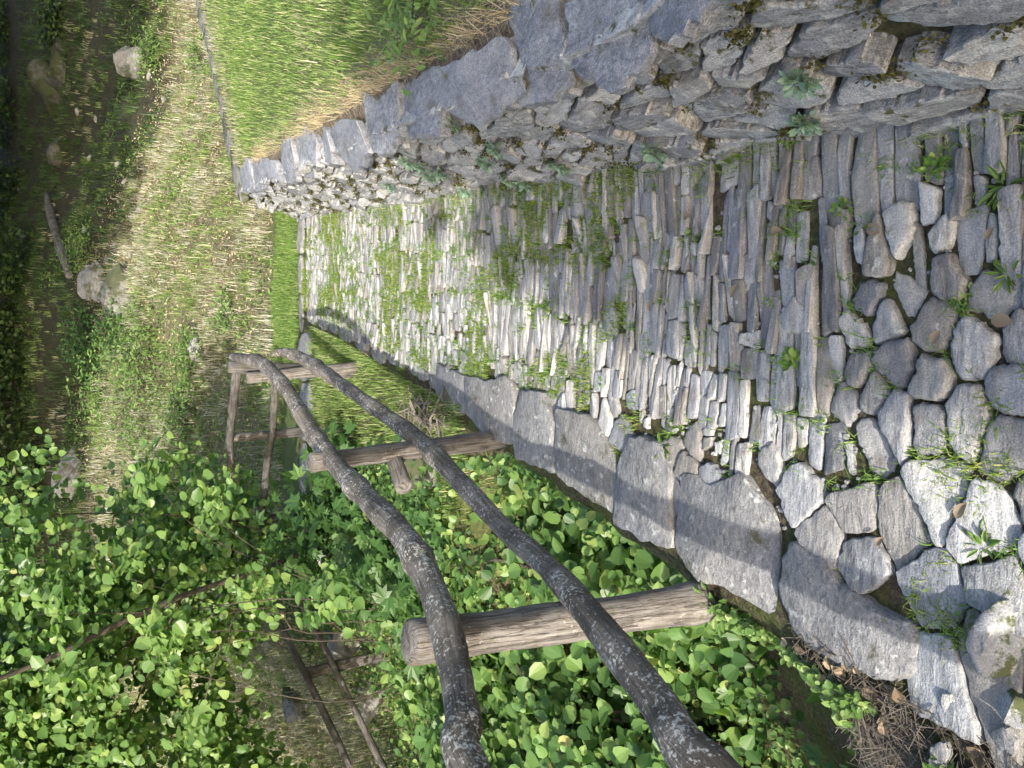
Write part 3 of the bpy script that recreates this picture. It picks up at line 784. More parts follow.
plant('hazel_tree', 'tall hazel tree with a leaning stem and drooping round leaves', 'tree', (-1.5, 5.9, tz(-1.5, 5.9)),
      [(-2.5, 5.8, 1.55, 1.1, .9, .85), (-1.55, 6.1, .95, .7, .6, .55), (-3.2, 5.6, 1.2, 1.1, .9, 1.0), (-1.25, 6.7, .5, .5, .4, .35), (-2.1, 5.5, 2.4, .9, .8, .8), (-1.3, 6.3, 1.35, .6, .6, .42), (-1.05, 6.7, .95, .5, .4, .34), (-1.75, 5.6, 1.85, .85, .7, .6), (-2.7, 5.5, 2.3, 1.1, .8, .8), (-.95, 5.9, 2.0, .5, .5, .42)], 3900, 8, .06, M_HAZEL, stems=12, stem_r=.007, cond=lambda p: noise2(p[:, 0] + .4 * p[:, 1], p[:, 2] * 1.2, 3.6) + .5 * noise2(p[:, 2], p[:, 0] - .3 * p[:, 1], 8.0) > -.42,
      trunk=([(-1.35, 6.0, -1.0), tuple(at(330, 548, 5.9)), tuple(at(255, 572, 5.6)), tuple(at(180, 597, 5.3)), tuple(at(110, 628, 5.1)), tuple(at(50, 658, 4.95)), tuple(at(-30, 690, 4.8)), tuple(at(-120, 720, 4.8))], [.026, .023, .02, .019, .017, .014, .012, .01]), trunkname='trunk', leafname='crown', face=(-.15, -.9, .8))
plant('hazel_tree', 'bushy hazel at the far left edge behind the leaning hazel', 'tree', (-4.6, 6.9, tz(-4.6, 6.9)),
      [(-4.2, 7.2, 1.6, 1.5, 1.0, 1.2), (-4.6, 6.6, .3, 1.2, 1, 1.0), (-3.3, 7.4, 2.5, 1.4, .9, .9)], 2200, 8, .066, M_HAZEL, stems=14, stem_r=.012,
      trunk=([(-4.6, 6.9, -1.2), (-4.5, 6.9, 0), (-4.3, 7, 1.2), (-4.1, 7.1, 2.4)], [.06, .05, .035, .02]), trunkname='trunk', leafname='crown')

plant('hazel_sapling', 'young hazel with sprays of large bright leaves in front of the tall hazel', 'sapling', (-1.7, 4.9, tz(-1.7, 4.9)),
      [tuple(at(x_, y_, Y_)) + (.17, .16, .14) for x_, y_, Y_ in ((150, 470, 5.1), (215, 500, 5.0), (120, 560, 4.9), (165, 640, 4.7), (200, 720, 4.6), (255, 590, 4.9), (75, 690, 4.7), (60, 600, 4.9), (330, 600, 4.4))], 105, 7, .072, M_BRIGHTLEAF, stems=10, stem_r=.006, shell=.3)
# shrubs and herbs on the hillside
hills = [((155, 390), 1.0, 520, 'herb', 'sunlit green bush on the bank behind the corner post'), ((190, 430), .5, 160, 'herb', 'small pale bush on the bank left of the corner post'),
         ((160, 55), .42, 110, 'herb', 'low green bush by the boulder at the upper right of the hillside'), ((205, 60), .32, 70, 'herb', 'leafy tuft just behind the meadow edge wall'),
         ((125, 330), .45, 110, 'dark', 'dark ivy-like bush on the mossy outcrop'), ((95, 345), .55, 130, 'dark', 'shaded bush on top of the mossy outcrop'),
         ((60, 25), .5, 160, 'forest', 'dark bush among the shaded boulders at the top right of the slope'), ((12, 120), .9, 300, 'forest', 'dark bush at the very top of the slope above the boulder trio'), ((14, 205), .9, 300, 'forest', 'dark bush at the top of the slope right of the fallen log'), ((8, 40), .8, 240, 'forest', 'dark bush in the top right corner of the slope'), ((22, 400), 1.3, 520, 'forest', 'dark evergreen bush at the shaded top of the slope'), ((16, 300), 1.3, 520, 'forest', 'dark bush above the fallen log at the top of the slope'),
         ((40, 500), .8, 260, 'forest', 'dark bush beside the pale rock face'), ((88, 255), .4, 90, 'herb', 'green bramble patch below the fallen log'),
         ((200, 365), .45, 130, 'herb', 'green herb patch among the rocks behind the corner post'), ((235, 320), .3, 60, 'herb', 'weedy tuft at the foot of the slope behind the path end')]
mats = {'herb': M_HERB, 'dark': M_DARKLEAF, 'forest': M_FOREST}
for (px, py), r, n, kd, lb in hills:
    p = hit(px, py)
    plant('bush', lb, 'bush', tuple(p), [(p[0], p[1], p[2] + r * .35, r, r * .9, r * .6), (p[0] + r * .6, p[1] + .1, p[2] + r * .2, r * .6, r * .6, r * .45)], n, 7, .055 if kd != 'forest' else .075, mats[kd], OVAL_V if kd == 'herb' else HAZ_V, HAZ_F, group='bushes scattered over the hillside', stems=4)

# ---- trees at the top of the slope (far) and behind the viewer (they cast the shade)
def tree(label, x, y, h, ells, n, size, mat=M_FOREST, group=None, per=7, r=.16, **kw):
    z = tz(x, y)
    return plant('broadleaf_tree', label, 'tree', (x, y, z), ells, n, per, size, mat, group=group, stems=14, stem_r=.05,
                 trunk=([(x, y, z - .2), (x + .1, y, z + h * .3), (x - .1, y + .1, z + h * .6), (x, y, z + h * .9)], [r, r * .8, r * .6, r * .2]), trunkname='trunk', leafname='crown', bark=M_TWIG, spread_=.3, **kw)
fg = 'dark trees along the top of the slope'
for (x, y, lb) in [(-2.2, 17.5, 'dark tree at the top of the slope above the pale rock'), (1.0, 18.5, 'dark tree at the top of the slope above the fallen log'), (-5.5, 15.5, 'dark tree far behind the hazel crowns'), (5.5, 24, 'dark tree at the top right of the slope')]:
    z = tz(x, y)
    tree(lb, x, y, 6, [(x, y, z + 2.2, 1.9, 1.5, 1.9), (x + .8, y + .5, z + 4.5, 2, 1.6, 1.8)], 420, .16, group=fg)
for (x, y, lb) in [(-5.5, 19, 'overhanging tree at the far left of the upper slope'), (-1.0, 20, 'overhanging tree above the middle of the upper slope'), (4.2, 23.5, 'overhanging tree above the right of the upper slope'), (9.5, 24.5, 'overhanging tree at the far right of the upper slope')]:
    z = tz(x, y)
    tree(lb, x, y, 6, [(x * .85, 15.2, 6.4, 2.9, 2.6, 1.5), (x * .9, 18.4, 7.6, 3.0, 2.6, 1.8), (x, y + 1, z + 3.6, 2.8, 2.0, 2.6)], 1000, .30, group=fg)
tree('round leafy tree behind the viewer shading the near path', .2, -8, 6, [(.4, -8, 3.1, 3.3, 1.0, 2.6), (3.1, -8.2, 2.8, 2.2, 1.0, 2.2), (-.9, -8, 4.1, 1.9, .9, 1.7), (1.1, -8, 4.8, 2.0, .9, 1.3)], 5600, .19, M_HAZEL, r=.2, cond=lambda p: p[:, 0] > -2.38 + .45 * np.maximum(0, p[:, 2] - 4.9) + .15 * noise2(p[:, 2], p[:, 1], 5))
tree('tall tree behind the viewer shading the upper slope', 2.2, -9.0, 15, [(-8.5, -8.4, 15.6, 3.2, 1.4, 3.6), (-4.0, -8.4, 15.8, 3.4, 1.4, 3.8), (.4, -8.4, 15.4, 3.0, 1.4, 3.4), (-6, -8.4, 19.5, 4, 1.4, 3), (-1, -8.4, 19.5, 4, 1.4, 3)], 5200, .32, M_HAZEL, r=.3)

# ------------------------------------------------------------------ grass
def blades(name, X, Y, Z, hgt, wid, mat, lean=.45, parent=None, bend=.5, kind='stuff'):
    n = len(X)
    base = np.stack([X, Y, Z], -1)
    az = rng.uniform(0, 6.28, n); d = np.stack([np.cos(az), np.sin(az), np.zeros(n)], -1)
    sd_ = np.stack([-np.sin(az), np.cos(az), np.zeros(n)], -1)
    ln = np.abs(rng.normal(0, lean, n))[:, None]
    h = (hgt * rng.uniform(.5, 1.25, n))[:, None]; w = (wid * rng.uniform(.7, 1.3, n))[:, None]
    up_ = np.array([0, 0, 1.0])
    m = base + up_ * h * .55 + d * h * ln * .35
    t = base + up_ * h * np.maximum(.15, 1 - ln * bend) + d * h * ln
    V = np.stack([base - sd_ * w, base + sd_ * w, m + sd_ * w * .75, m - sd_ * w * .75, t], 1).reshape(-1, 3)
    o = (np.arange(n) * 5)[:, None]
    loops = np.concatenate([o + np.array([[0, 1, 2, 3]]), o + np.array([[3, 2, 4]])], 1).ravel()
    ob = mesh_np(name, V, loops, np.tile([4, 3], n), mat, parent, smooth=False)
    if parent is None: tag(ob, kind=kind)
    return ob
# meadow behind the wall
n = 150000
X = rng.uniform(.7, 6.2, n); Y = rng.uniform(.3, 11.3, n)
k = (X > Rr(Y) + .40 + .07 * noise2(X, Y, 6)) & (Y < Yfar(X) - .26) & (X < .9 + .62 * Y) & (rng.random(n) < np.clip(1.2 - .06 * Y, .4, 1))
X, Y = X[k], Y[k]
dryband = sst(1.0, .3, Yfar(X) - Y) * .75 + .28 * sst(.25, .6, noise2(X, Y, 1.6))
isdry = rng.random(len(X)) < np.clip(dryband, 0, .8)
Z = terr(X, Y)
o = blades('meadow_grass', X[~isdry], Y[~isdry], Z[~isdry], .06 * (1 + .45 * noise2(X[~isdry], Y[~isdry], 3.0)), .0024, M_GRASS, .6); tag(o, 'green meadow grass on the terrace behind the wall', 'grass')
o = blades('dry_meadow_grass', X[isdry], Y[isdry], Z[isdry], .07, .0024, M_DRY, .7); tag(o, 'straw-coloured grass along the far edge of the terrace', 'grass')
# dry straw lying behind the cap stones
n = 4200
Y = rng.uniform(.2, 6.6, n); Y = Y[noise2(Y, Y * 0, 4.0) + rng.normal(0, .3, n) > -.1]; X = Rr(Y) + .35 + np.abs(rng.normal(0, .07, len(Y)))
o = blades('dry_straw', X, Y, terr(X, Y) + .006, .075, .0013, M_STRAW, 1.5, bend=.55); tag(o, 'dry straw lying behind the cap slabs of the wall', 'dry grass')
# bright strip past the path end
n = 26000
X = rng.uniform(-.6, 2.6, n); Y = rng.uniform(6.98, 8.5, n)
k = (X < 1.5 + (Y - 6.95)) & (X > -.1) & (Y < 8.0 + .25 * noise2(X, Y, 3.5))
X, Y = X[k], Y[k]; dk = rng.random(len(X)) < .45
o = blades('fresh_grass', X[dk], Y[dk], terr(X[dk], Y[dk]), .07, .0026, M_BRIGHT, .6); tag(o, 'bright green grass strip past the far end of the path', 'grass')
o = blades('strip_grass', X[~dk], Y[~dk], terr(X[~dk], Y[~dk]), .06, .0024, M_GRASS, .7); tag(o, 'mixed paler grass in the strip past the far end of the path', 'grass')
# bank left of the far path
n = 22000
Y = rng.uniform(3.35, 6.48, n); X = LE(Y) - .1 - rng.random(n) ** 1.3 * 1.3
k = (X > PL(Y) - .35) & (rng.random(n) < .8 + .6 * noise2(X, Y, 4))
o = blades('bank_grass', X[k], Y[k], terr(X[k], Y[k]), .06, .0022, M_GRASS, .5); tag(o, 'short grass on the bank between path and railing', 'grass')
# hillside
def tufts(name, nt, per, thr, sgn, hgt, wid, mat, lb, seedf, ymax=10.6, ymin=7.6, keep=None):
    Y = ymin + rng.random(nt) ** .8 * ymax; X = rng.uniform(-1, 1, nt) * (1.2 + Y * .48)
    k = (sgn * (noise2(X, Y, seedf) + .5 * noise2(Y, X, seedf * 2.7) + rng.normal(0, .22, nt)) > thr) & ((Y > 8.2) | (X < 0)) & (Y > Yfar(X) + .2)
    if keep is not None: k &= rng.random(nt) < keep(X, Y)
    X, Y = X[k], Y[k]; r = rng.integers(per // 2, per * 2, len(X)); sc = np.repeat(rng.uniform(.5, 1.5, len(X)), r)
    X = np.repeat(X, r) + rng.normal(0, .035, r.sum()) * sc; Y = np.repeat(Y, r) + rng.normal(0, .035, r.sum()) * sc
    o = blades(name, X, Y, terr(X, Y), hgt * sc, wid, mat, .75); return tag(o, lb, 'grass')
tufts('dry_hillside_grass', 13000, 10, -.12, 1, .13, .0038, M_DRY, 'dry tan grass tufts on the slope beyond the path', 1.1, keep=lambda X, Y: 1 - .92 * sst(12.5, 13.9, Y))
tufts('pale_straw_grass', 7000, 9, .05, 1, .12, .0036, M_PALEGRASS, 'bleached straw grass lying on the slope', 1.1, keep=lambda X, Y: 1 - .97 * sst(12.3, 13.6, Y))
tufts('shade_toned_grass', 9000, 9, -.2, 1, .14, .0045, M_FOREST, 'grass coloured dark for shade under the trees at the top of the slope', 1.7, 8.3, 12.9)  # dark leaf colour deepens the shade painted on the upper slope
tufts('green_hillside_grass', 9000, 10, .08, -1, .12, .0038, M_GRASS, 'green grass tufts on the slope beyond the path', 1.1, keep=lambda X, Y: 1 - .8 * sst(13.2, 14.6, Y))
n = 30000
Y = 7.7 + rng.random(n) ** .8 * 9.5; X = rng.uniform(-1, 1, n) * (1.2 + Y * .48)
k = (noise2(X, Y, 1.7) > .12) & ((Y > 8.2) | (X < 0)) & (Y > Yfar(X) + .2)
X, Y = X[k], Y[k]; N = len(X)
pos = np.stack([X, Y, terr(X, Y) + rng.uniform(.0, .07, N)], -1)
v, l, t = leaf_geo(OVAL_V, HAZ_F, pos, rng.normal(0, .6, (N, 3)) + [0, -.3, 1], rng.normal(size=(N, 3)) + [0, 0, .3], rng.uniform(.03, .07, N))
_h = 0
o = mesh_np('hillside_herbs', v, l, t, M_HERB, smooth=False); tag(o, 'low green herbs spread over the slope', 'ground cover', kind='stuff')
N = 22000
Y = 7.8 + rng.random(N) ** .8 * 6.4; X = rng.uniform(-1, 1, N) * (1.2 + Y * .48)
k = ((Y > 8.2) | (X < 0)) & (Y > Yfar(X) + .2); X, Y = X[k], Y[k]; N = len(X)
pos = np.stack([X, Y, terr(X, Y) + .012], -1)
v, l, t = leaf_geo(OVAL_V * [1.6, 1, 1], HAZ_F, pos, rng.normal(0, .5, (N, 3)) + [0, 0, 1], rng.normal(size=(N, 3)), rng.uniform(.02, .045, N))
o = mesh_np('leaf_litter', v, l, t, M_STRAW, smooth=False); tag(o, 'pale dead leaves scattered over the slope', 'leaf litter', kind='stuff')

# gravel and chips in the joints
m = MB()
from itertools import repeat as _r
for k in range(1500):
    j = joints[rng.integers(len(joints))] if k % 3 else np.array([rng.uniform(-.45, .5), rng.uniform(.6, 2.4)])
    if not (LE(j[1]) < j[0] < Rr(j[1])): continue
    r0 = rng.uniform(.003, .010); n_ = 6
    a0 = np.linspace(0, 6.28, n_, endpoint=False) + rng.uniform(0, 1); rr_ = r0 * rng.uniform(.6, 1.2, n_)
    c = np.array([j[0] + rng.normal(0, .008), j[1] + rng.normal(0, .008), -.008])
    lo_ = c + np.column_stack([np.cos(a0) * rr_, np.sin(a0) * rr_, np.zeros(n_)]); hi_ = c + np.column_stack([np.cos(a0) * rr_ * .7, np.sin(a0) * rr_ * .7, np.full(n_, r0 * rng.uniform(.6, 1.1))])
    m.add(np.vstack([lo_, hi_]), [(i, (i + 1) % n_, n_ + (i + 1) % n_, n_ + i) for i in range(n_)] + [tuple(range(n_, 2 * n_))])
tag(m.build('path_gravel', M_PATH, smooth=False), 'small stone chips lying in the joints of the path', 'gravel', kind='stuff')
# weeds in the joints of the path
J = joints[(joints[:, 1] > .35) & (joints[:, 1] < 6.8)]
wt = np.clip(.7 + 1.2 * noise2(J[:, 0], J[:, 1], 2.6) + .25 * sst(1.8, 3.0, J[:, 1]), .03, 1.2)
J = J[rng.random(len(J)) < wt * .8]
rep = rng.integers(8, 30, len(J))
B = np.repeat(J, rep, 0) + rng.normal(0, .014, (rep.sum(), 2))
o = blades('path_weeds', B[:, 0], B[:, 1], np.full(len(B), -.008), .036, .0014, M_BRIGHT, .9); tag(o, 'grass and weeds sprouting between the path stones', 'weeds')
n = 120000
Y = rng.uniform(.5, 6.85, n); X = LE(Y) + rng.random(n) * (Rr(Y) - LE(Y))
k = noise2(X, Y, 3.3) + .7 * noise2(X, Y, 9.0) + .45 * noise2(Y, X, 21.0) > np.interp(Y, [.5, 1.4, 2.2, 3.2, 6.8], [1.0, .85, .40, .16, .16])
X, Y = X[k], Y[k]
o = blades('path_moss_grass', X, Y, np.full(len(X), -.006), .03, .0016, M_MOSSBLADE, .9); tag(o, 'short mossy grass growing in patches through the path', 'weeds')
J2 = J[rng.random(len(J)) < .5]
rep = rng.integers(4, 14, len(J2))
B = np.repeat(J2, rep, 0) + rng.normal(0, .014, (rep.sum(), 2)); N = len(B)
pos = np.column_stack([B, rng.uniform(-.02, .012, N)])
v, l, t = leaf_geo(OVAL_V * [1.4, 1, 1], HAZ_F, pos, rng.normal(0, .45, (N, 3)) + [0, 0, 1], rng.normal(size=(N, 3)), rng.uniform(.008, .02, N))
o = mesh_np('path_herbs', v, l, t, M_HERB, smooth=False); tag(o, 'tiny leafy herbs in the joints of the path', 'weeds', kind='stuff')
# weeds along the wall foot
n = 8000
Y = rng.uniform(.5, 6.9, n); kk = noise2(Y, Y * 0 + 3, 3.1) > -.2
Y = Y[kk]; X = Rr(Y) - .015 + rng.normal(0, .018, len(Y))
o = blades('wall_foot_weeds', X, Y, np.full(len(X), -.03), .06, .0018, M_GRASS, .8); tag(o, 'grass along the foot of the stone wall', 'weeds')

# ------------------------------------------------------------------ rocks, log, litter and small plants
import bmesh
def rock_geo(c, r, sub=3, cuts=14, amp=.12, flat=1.0):
    bm = bmesh.new(); bmesh.ops.create_icosphere(bm, subdivisions=sub, radius=1)
    v = np.array([x.co[:] for x in bm.verts]); f = [[q.index for q in p.verts] for p in bm.faces]; bm.free()
    for _ in range(cuts):
        n = unit(rng.normal(size=3)); d = rng.uniform(.45, .85); s_ = v @ n - d
        v = v - np.where(s_ > 0, s_, 0)[:, None] * n
    ph = rng.uniform(0, 40, 2)
    v = v * (1 + amp * noise2(v[:, 0] * 2 + ph[0], v[:, 1] * 2 + v[:, 2] * 1.7 + ph[1], 2.2) + amp * .35 * noise2(v[:, 0] * 5 + ph[1], v[:, 2] * 5 - v[:, 1] * 3, 3.0))[:, None]
    a = rng.uniform(-.5, .5); ca_, sa = math.cos(a), math.sin(a)
    v = v * np.array(r); v = np.column_stack([v[:, 0] * ca_ - v[:, 1] * sa, v[:, 0] * sa + v[:, 1] * ca_, v[:, 2]])
    return v + np.array(c), f
def rock(px, py, r, lb, mat=None, cat='boulder', name='boulder', group=None, sink=.42, sub=4, p=None):
    p = hit(px, py) if p is None else p
    m = MB(); v, f = rock_geo((p[0], p[1], p[2] + r[2] * (1 - 2 * sink) * .5), r, sub)
    m.add(v, f); o = m.build(name, mat or M_ROCK, smooth=True, sharp=38)
    return tag(o, lb, cat, group)
bg_ = 'boulders on the hillside'
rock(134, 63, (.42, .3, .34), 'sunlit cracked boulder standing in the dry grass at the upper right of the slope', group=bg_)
rock(62, 62, (.5, .4, .35), 'shaded grey boulder at the top right of the slope', M_SHADEROCK, group=bg_)
rock(60, 95, (.55, .4, .45), 'long shaded boulder just left of the topmost grey boulder', M_SHADEROCK, group=bg_)
rock(46, 80, (.45, .4, .35), 'shaded boulder highest on the slope, behind two others', M_SHADEROCK, group=bg_)
rock(62, 150, (.4, .35, .3), 'mossy shaded boulder between the fallen log and the boulder trio', M_SHADEROCK, group=bg_)
rock(125, 300, (.55, .4, .32), 'mossy rock outcrop on the slope behind the corner post', group=bg_)
rock(100, 285, (.36, .35, .3), 'pale ledge of rock beneath the end of the fallen log', group=bg_)
rock(200, 350, (.22, .16, .14), 'pale flat rock just above the corner post', M_PALEROCK, group=bg_)
rock(72, 470, (.6, .4, .28), 'large whitish rock face at the edge of the shade, upper left', M_PALEROCK, group=bg_, sub=4)
rock(345, 592, (.12, .1, .1), 'small white stone below the lower pole railing', M_PALEROCK, 'stone', 'stone')
rock(372, 690, (.45, .3, .25), 'grey ledge of rock below the lower pole railing', group=bg_)
rock(350, 640, (.3, .25, .2), 'rough pale rock between the lower rails', M_PALEROCK, group=bg_)
rock(300, 700, (.3, .25, .2), 'grey rock beside the lower railing post', group=bg_)
for k, (px, py) in enumerate([(78, 112), (90, 158), (125, 182), (118, 165), (150, 77), (108, 262), (130, 255), (97, 120), (140, 210), (20, 190), (85, 230), (165, 100)]):
    rock(px, py, (.09, .07, .06), 'small pale stone lying loose on the grassy slope', M_PALEROCK, 'stone', 'stone', 'loose pale stones on the slope', sub=2)
c = at(421, 470, 3.75)
m = MB(); v, f = rock_geo(c, (.11, .10, .14), 3, 12); m.add(v, f); tag(m.build('stone_block', M_ROCK, smooth=True, sharp=38), 'mossy stone block standing behind the brace of the second post', 'stone')
pa, pb = hit(52, 196), hit(76, 276); m = MB(); up_ = np.array([0, 0, .09])
tube(m, [pa + up_, pa * .6 + pb * .4 + up_ * 1.3, pb + up_], [.06, .08, .07], 10, 6, .08); tag(m.build('fallen_log', M_FARWOOD), 'fallen grey log lying across the shaded slope', 'log')
# twig pile beside the path
m = MB()
for k in range(75):
    px, py = rng.uniform(402, 448), rng.uniform(402, 438)
    c = atz(px, py, .02) + np.r_[0, 0, rng.uniform(0, .05)]
    d = np.r_[rng.normal(0, .5), rng.normal(.4, .5), rng.normal(0, .12)]; d = d / np.linalg.norm(d) * rng.uniform(.04, .14)
    tube(m, [c - d, c + d], rng.uniform(.002, .006), 5, 1, .02, caps=False)
tag(m.build('twig_pile', M_STRAWWOOD), 'heap of dry twigs and bark between the far slab and second post', 'twig pile')
# litter bank at the lower left of the path
m = MB()
for k in range(1000):
    Y = rng.uniform(.45, 1.35); X = PL(Y) + .06 - abs(rng.normal(0, .22))
    z = tz(X, Y); a = rng.uniform(0, 6.28); l_ = rng.uniform(.015, .06)
    d = np.array([math.cos(a) * l_, math.sin(a) * l_, rng.normal(0, .01)]); c = np.array([X, Y, z + rng.uniform(.004, .02)])
    tube(m, [c - d, c + d], rng.uniform(.0005, .0014), 4, 1, .02, caps=False)
tag(m.build('twig_litter', M_STRAWWOOD), 'dry twigs and stalks littering the bank below the biggest slab', 'litter', kind='stuff')
N = 170
Y = rng.uniform(.4, 1.4, N); X = PL(Y) + .05 - np.abs(rng.normal(0, .22, N))
v, l, t = leaf_geo(OVAL_V * [1.7, 1, 3], HAZ_F, np.stack([X, Y, terr(X, Y) + .012], -1), rng.normal(0, .4, (N, 3)) + [0, 0, 1], rng.normal(size=(N, 3)), rng.uniform(.015, .04, N))
o = mesh_np('bank_leaf_litter', v, l, t, M_DEAD, smooth=False); tag(o, 'brown dead leaves on the bank below the biggest slab', 'leaf litter', kind='stuff')
def slate(px, py, a, b, lb, mat, ang, tl=.2):
    c = hit(px, py); m = MB(); ca_, sa = math.cos(ang), math.sin(ang)
    P = np.array([[-a, -b * .5], [-a * .3, -b], [a * .8, -b * .6], [a, b * .3], [a * .2, b], [-a * .8, b * .7]])
    fn = lambda V: np.column_stack([c[0] + V[:, 0] * ca_ - V[:, 1] * sa, c[1] + V[:, 0] * sa + V[:, 1] * ca_, c[2] + .018 + V[:, 2] + V[:, 0] * tl])
    add_stone(m, P, .002, .002, .012, fn, tilt=.05, facets=2, amp=.002, jag=.003, step=.008, fsl=.08, ck=.1)
    tag(m.build('slate_piece', mat, sharp=40), lb, 'slate')
slate(965, 712, .045, .022, 'small pale slate piece on the leaf litter', M_WALL, .5)
slate(1008, 748, .07, .028, 'blue-grey slate splinter at the lower corner of the bank', M_SLAB, -.5, .5)
slate(946, 756, .045, .02, 'thin grey slate piece half buried in twigs', M_SLAB, -.4)
for px, py, r, lb in ((1005, 640, (.10, .07, .07), 'moss-edged boulder at the path corner above the leaf litter'), (1018, 705, (.06, .05, .05), 'mossy boulder beside the slate splinter')):
    rock(px, py, r, lb, M_MOSSROCK, sub=4)
# stonecrop on the wall
def wallhit(px, py):
    d = ray(px, py); t = .2
    while t < 20:
        p = EYE + d * t
        if p[0] - Rr(p[1]) - BAT * p[2] > -.02: return p
        t += .004
def rosette(name, p, n, size, mat, lb, cat, group=None, nrm=(0, 0, 1), tv=OVAL_V, r=.02, flat=.5):
    nr0 = unit(np.array(nrm, float)); N = n
    u = rng.normal(size=(N, 3)); u = unit(u - nr0 * (u @ nr0)[:, None])
    pos = np.array(p) + u * r * rng.random((N, 1)) + nr0 * rng.uniform(0, r * .6, (N, 1))
    v, l, t = leaf_geo(tv, HAZ_F if len(tv) == 8 else MAP_F, pos, nr0 + rng.normal(0, .35, (N, 3)) - u * .3, u + nr0 * flat * rng.uniform(.2, 1.2, (N, 1)), size * rng.uniform(.5, 1.1, N))
    return tag(mesh_np(name, v, l, t, mat, smooth=False), lb, cat, group)
WNRM = (-.9, .12, .42)
for px, py in [(450, 122), (496, 147), (486, 161), (440, 172), (428, 175), (510, 178), (525, 182), (655, 150), (800, 78), (805, 120), (408, 160), (420, 165), (466, 190), (390, 185), (560, 165)]:
    rosette('stonecrop_clump', wallhit(px, py), 70, .025, M_STONECROP, 'small blue-green stonecrop clump growing out of the wall face', 'wall plant', 'stonecrop clumps on the wall', WNRM, OVAL_V * [1.5, 1, 1], .032, .8)
pp = atz(425, 14, .5); plant('leafy_weed', 'leafy green weeds growing behind the cap slabs at the meadow edge', 'weed', (pp[0], pp[1], .47), [(pp[0], pp[1], .53, .2, .22, .07)], 60, 7, .04, M_HERB, OVAL_V, HAZ_F, stems=4, stem_r=.003)
DAN = OVAL_V * [.62, 1, 1.6]
for px, py, n, sz, lb in [(985, 545, 18, .045, 'jagged-leaved dandelion between the flagstones at the near left of the path'), (1005, 186, 20, .036, 'green rosette weed at the near foot of the wall'),
                      (935, 168, 26, .02, 'small bright leafy weed between the near right path stones'), (845, 210, 26, .019, 'bright clover-like tuft in the path near the wall'),
                      (665, 447, 18, .045, 'long-leaved weed between the two big edge slabs and the path'), (795, 362, 26, .03, 'tufted weed in the middle of the near path'),
                      (895, 634, 14, .036, 'broad-leaved weed at the corner of the biggest slab'), (1010, 275, 16, .035, 'weed rosette at the near edge of the picture in the path middle'),
                      (790, 130, 26, .045, 'weedy tuft at the foot of the wall')]:
    rosette('path_weed', atz(px, py, .0), n, sz, M_HERB if sz > .03 else M_BRIGHT, lb, 'weed', None, (0, 0, 1), DAN if sz > .03 else OVAL_V * [1.6, 1, 1], .02, .5)
rosette('post_weed', atz(716, 603, .0), 40, .04, M_HERB, 'leafy green weeds around the foot of the nearest rail post', 'weed', None, (-.4, -.3, .8), OVAL_V, .06, .5)
rosette('slab_weed', atz(738, 615, -.06), 26, .045, M_BRIGHT, 'young green shoots hanging over the edge beside the nearest post foot', 'weed', None, (-.6, 0, .8), OVAL_V, .05, .5)
for k, (px, py) in enumerate([(955, 518), (1012, 322), (880, 232), (730, 298), (683, 217), (875, 545), (940, 330), (985, 240), (770, 232), (650, 300)]):
    a = rng.uniform(0, 6.28)
    v, l, t = leaf_geo(OVAL_V * [1.4, 1, 2.2], HAZ_F, atz(px, py, .022)[None], np.array([[.1, .1, 1.0]]), np.array([[math.cos(a), math.sin(a), .1]]), np.array([rng.uniform(.025, .05)]))
    tag(mesh_np('dead_leaf', v, l, t, M_DEAD, smooth=True), 'small curled tan dead leaf lying on the path stones', 'dead leaf', 'dead leaves on the path')
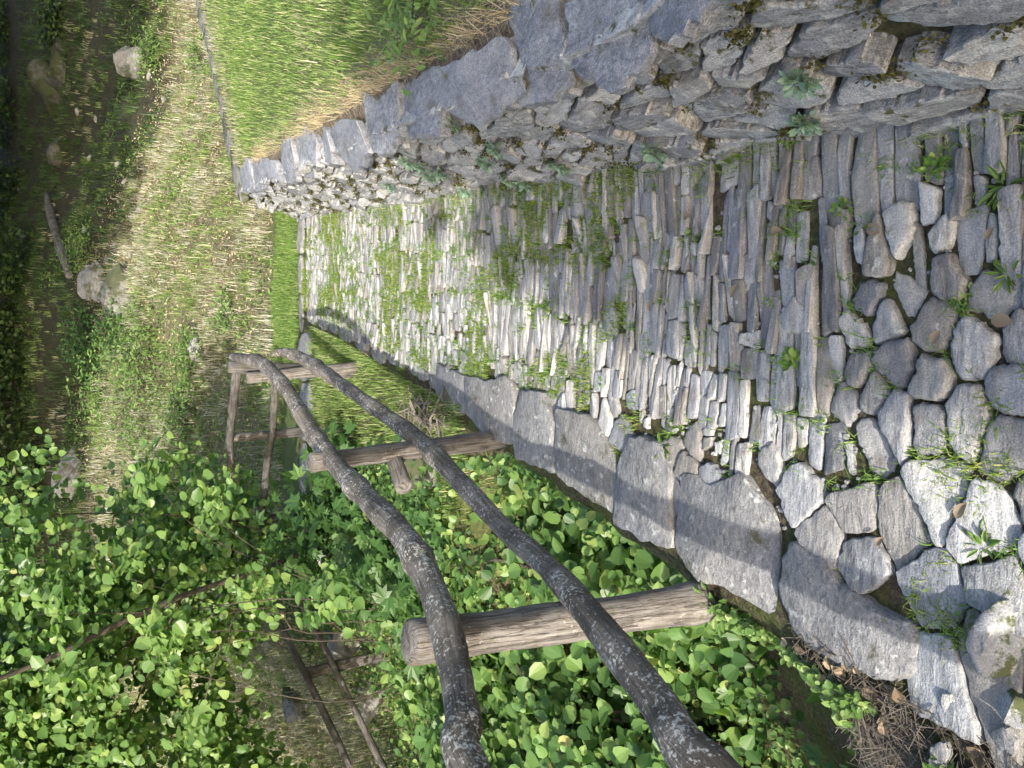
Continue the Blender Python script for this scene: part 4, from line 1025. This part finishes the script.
# moss cushions in the joints of the wall (a part of the wall)
CV = WALL_CREV[(WALL_CREV[:, 1] > .0) & (WALL_CREV[:, 1] < .47)]
CV = CV[noise2(CV[:, 0], CV[:, 1], 5.0) > -.25]
rp = rng.integers(25, 90, len(CV)); W = np.repeat(CV, rp, 0); N = len(W)
q3 = wall_map(np.column_stack([W + rng.normal(0, .013, (N, 2)) * [1.5, .8], np.full(N, .004) + rng.normal(0, .007, N)]))
v, l, t = leaf_geo(OVAL_V * [1.6, 1, 1], HAZ_F, q3, np.array(WNRM) + rng.normal(0, .6, (N, 3)), rng.normal(size=(N, 3)), rng.uniform(.005, .013, N))
o = mesh_np('moss', v, l, t, M_MOSSLEAF, wall, smooth=False); o['kind'] = 'stuff'
# undergrowth on the bank below the railing
N = 26000
Y = rng.uniform(2.2, 8.2, N); X = PL(Y) - .05 - rng.random(N) ** 1.2 * 3.2
pos = np.stack([X, Y, terr(X, Y) + rng.random(N) ** 2 * .16], -1)
dk = rng.random(N) < .5
for nm, mk, mt, lb in (('bank_undergrowth', dk, M_DARKLEAF, 'dark low undergrowth on the bank below the railing'), ('bank_herbs', ~dk, M_HERB, 'light green herbs on the bank below the railing')):
    n_ = mk.sum()
    v, l, t = leaf_geo(HAZ_V, HAZ_F, pos[mk], rng.normal(0, .5, (n_, 3)) + [0, -.2, 1], rng.normal(size=(n_, 3)), rng.uniform(.015, .05, n_))
    tag(mesh_np(nm, v, l, t, mt, smooth=False), lb, 'ground cover', kind='stuff')
# ground cover creeping over the bank edge
N = 2600
Y = rng.uniform(.6, 1.7, N); X = PL(Y) - .02 - np.abs(rng.normal(0, .12, N)); k = noise2(X, Y, 5) > -.15
X, Y = X[k], Y[k]; N = len(X)
v, l, t = leaf_geo(HAZ_V, HAZ_F, np.stack([X, Y, terr(X, Y) + rng.uniform(.0, .05, N)], -1), rng.normal(0, .4, (N, 3)) + [-.2, -.2, 1], rng.normal(size=(N, 3)), rng.uniform(.01, .028, N))
o = mesh_np('creeping_herbs', v, l, t, M_HERB, smooth=False); tag(o, 'small-leaved creeping herbs along the bank below the slabs', 'ground cover', kind='stuff')

bpy.context.view_layer.update()
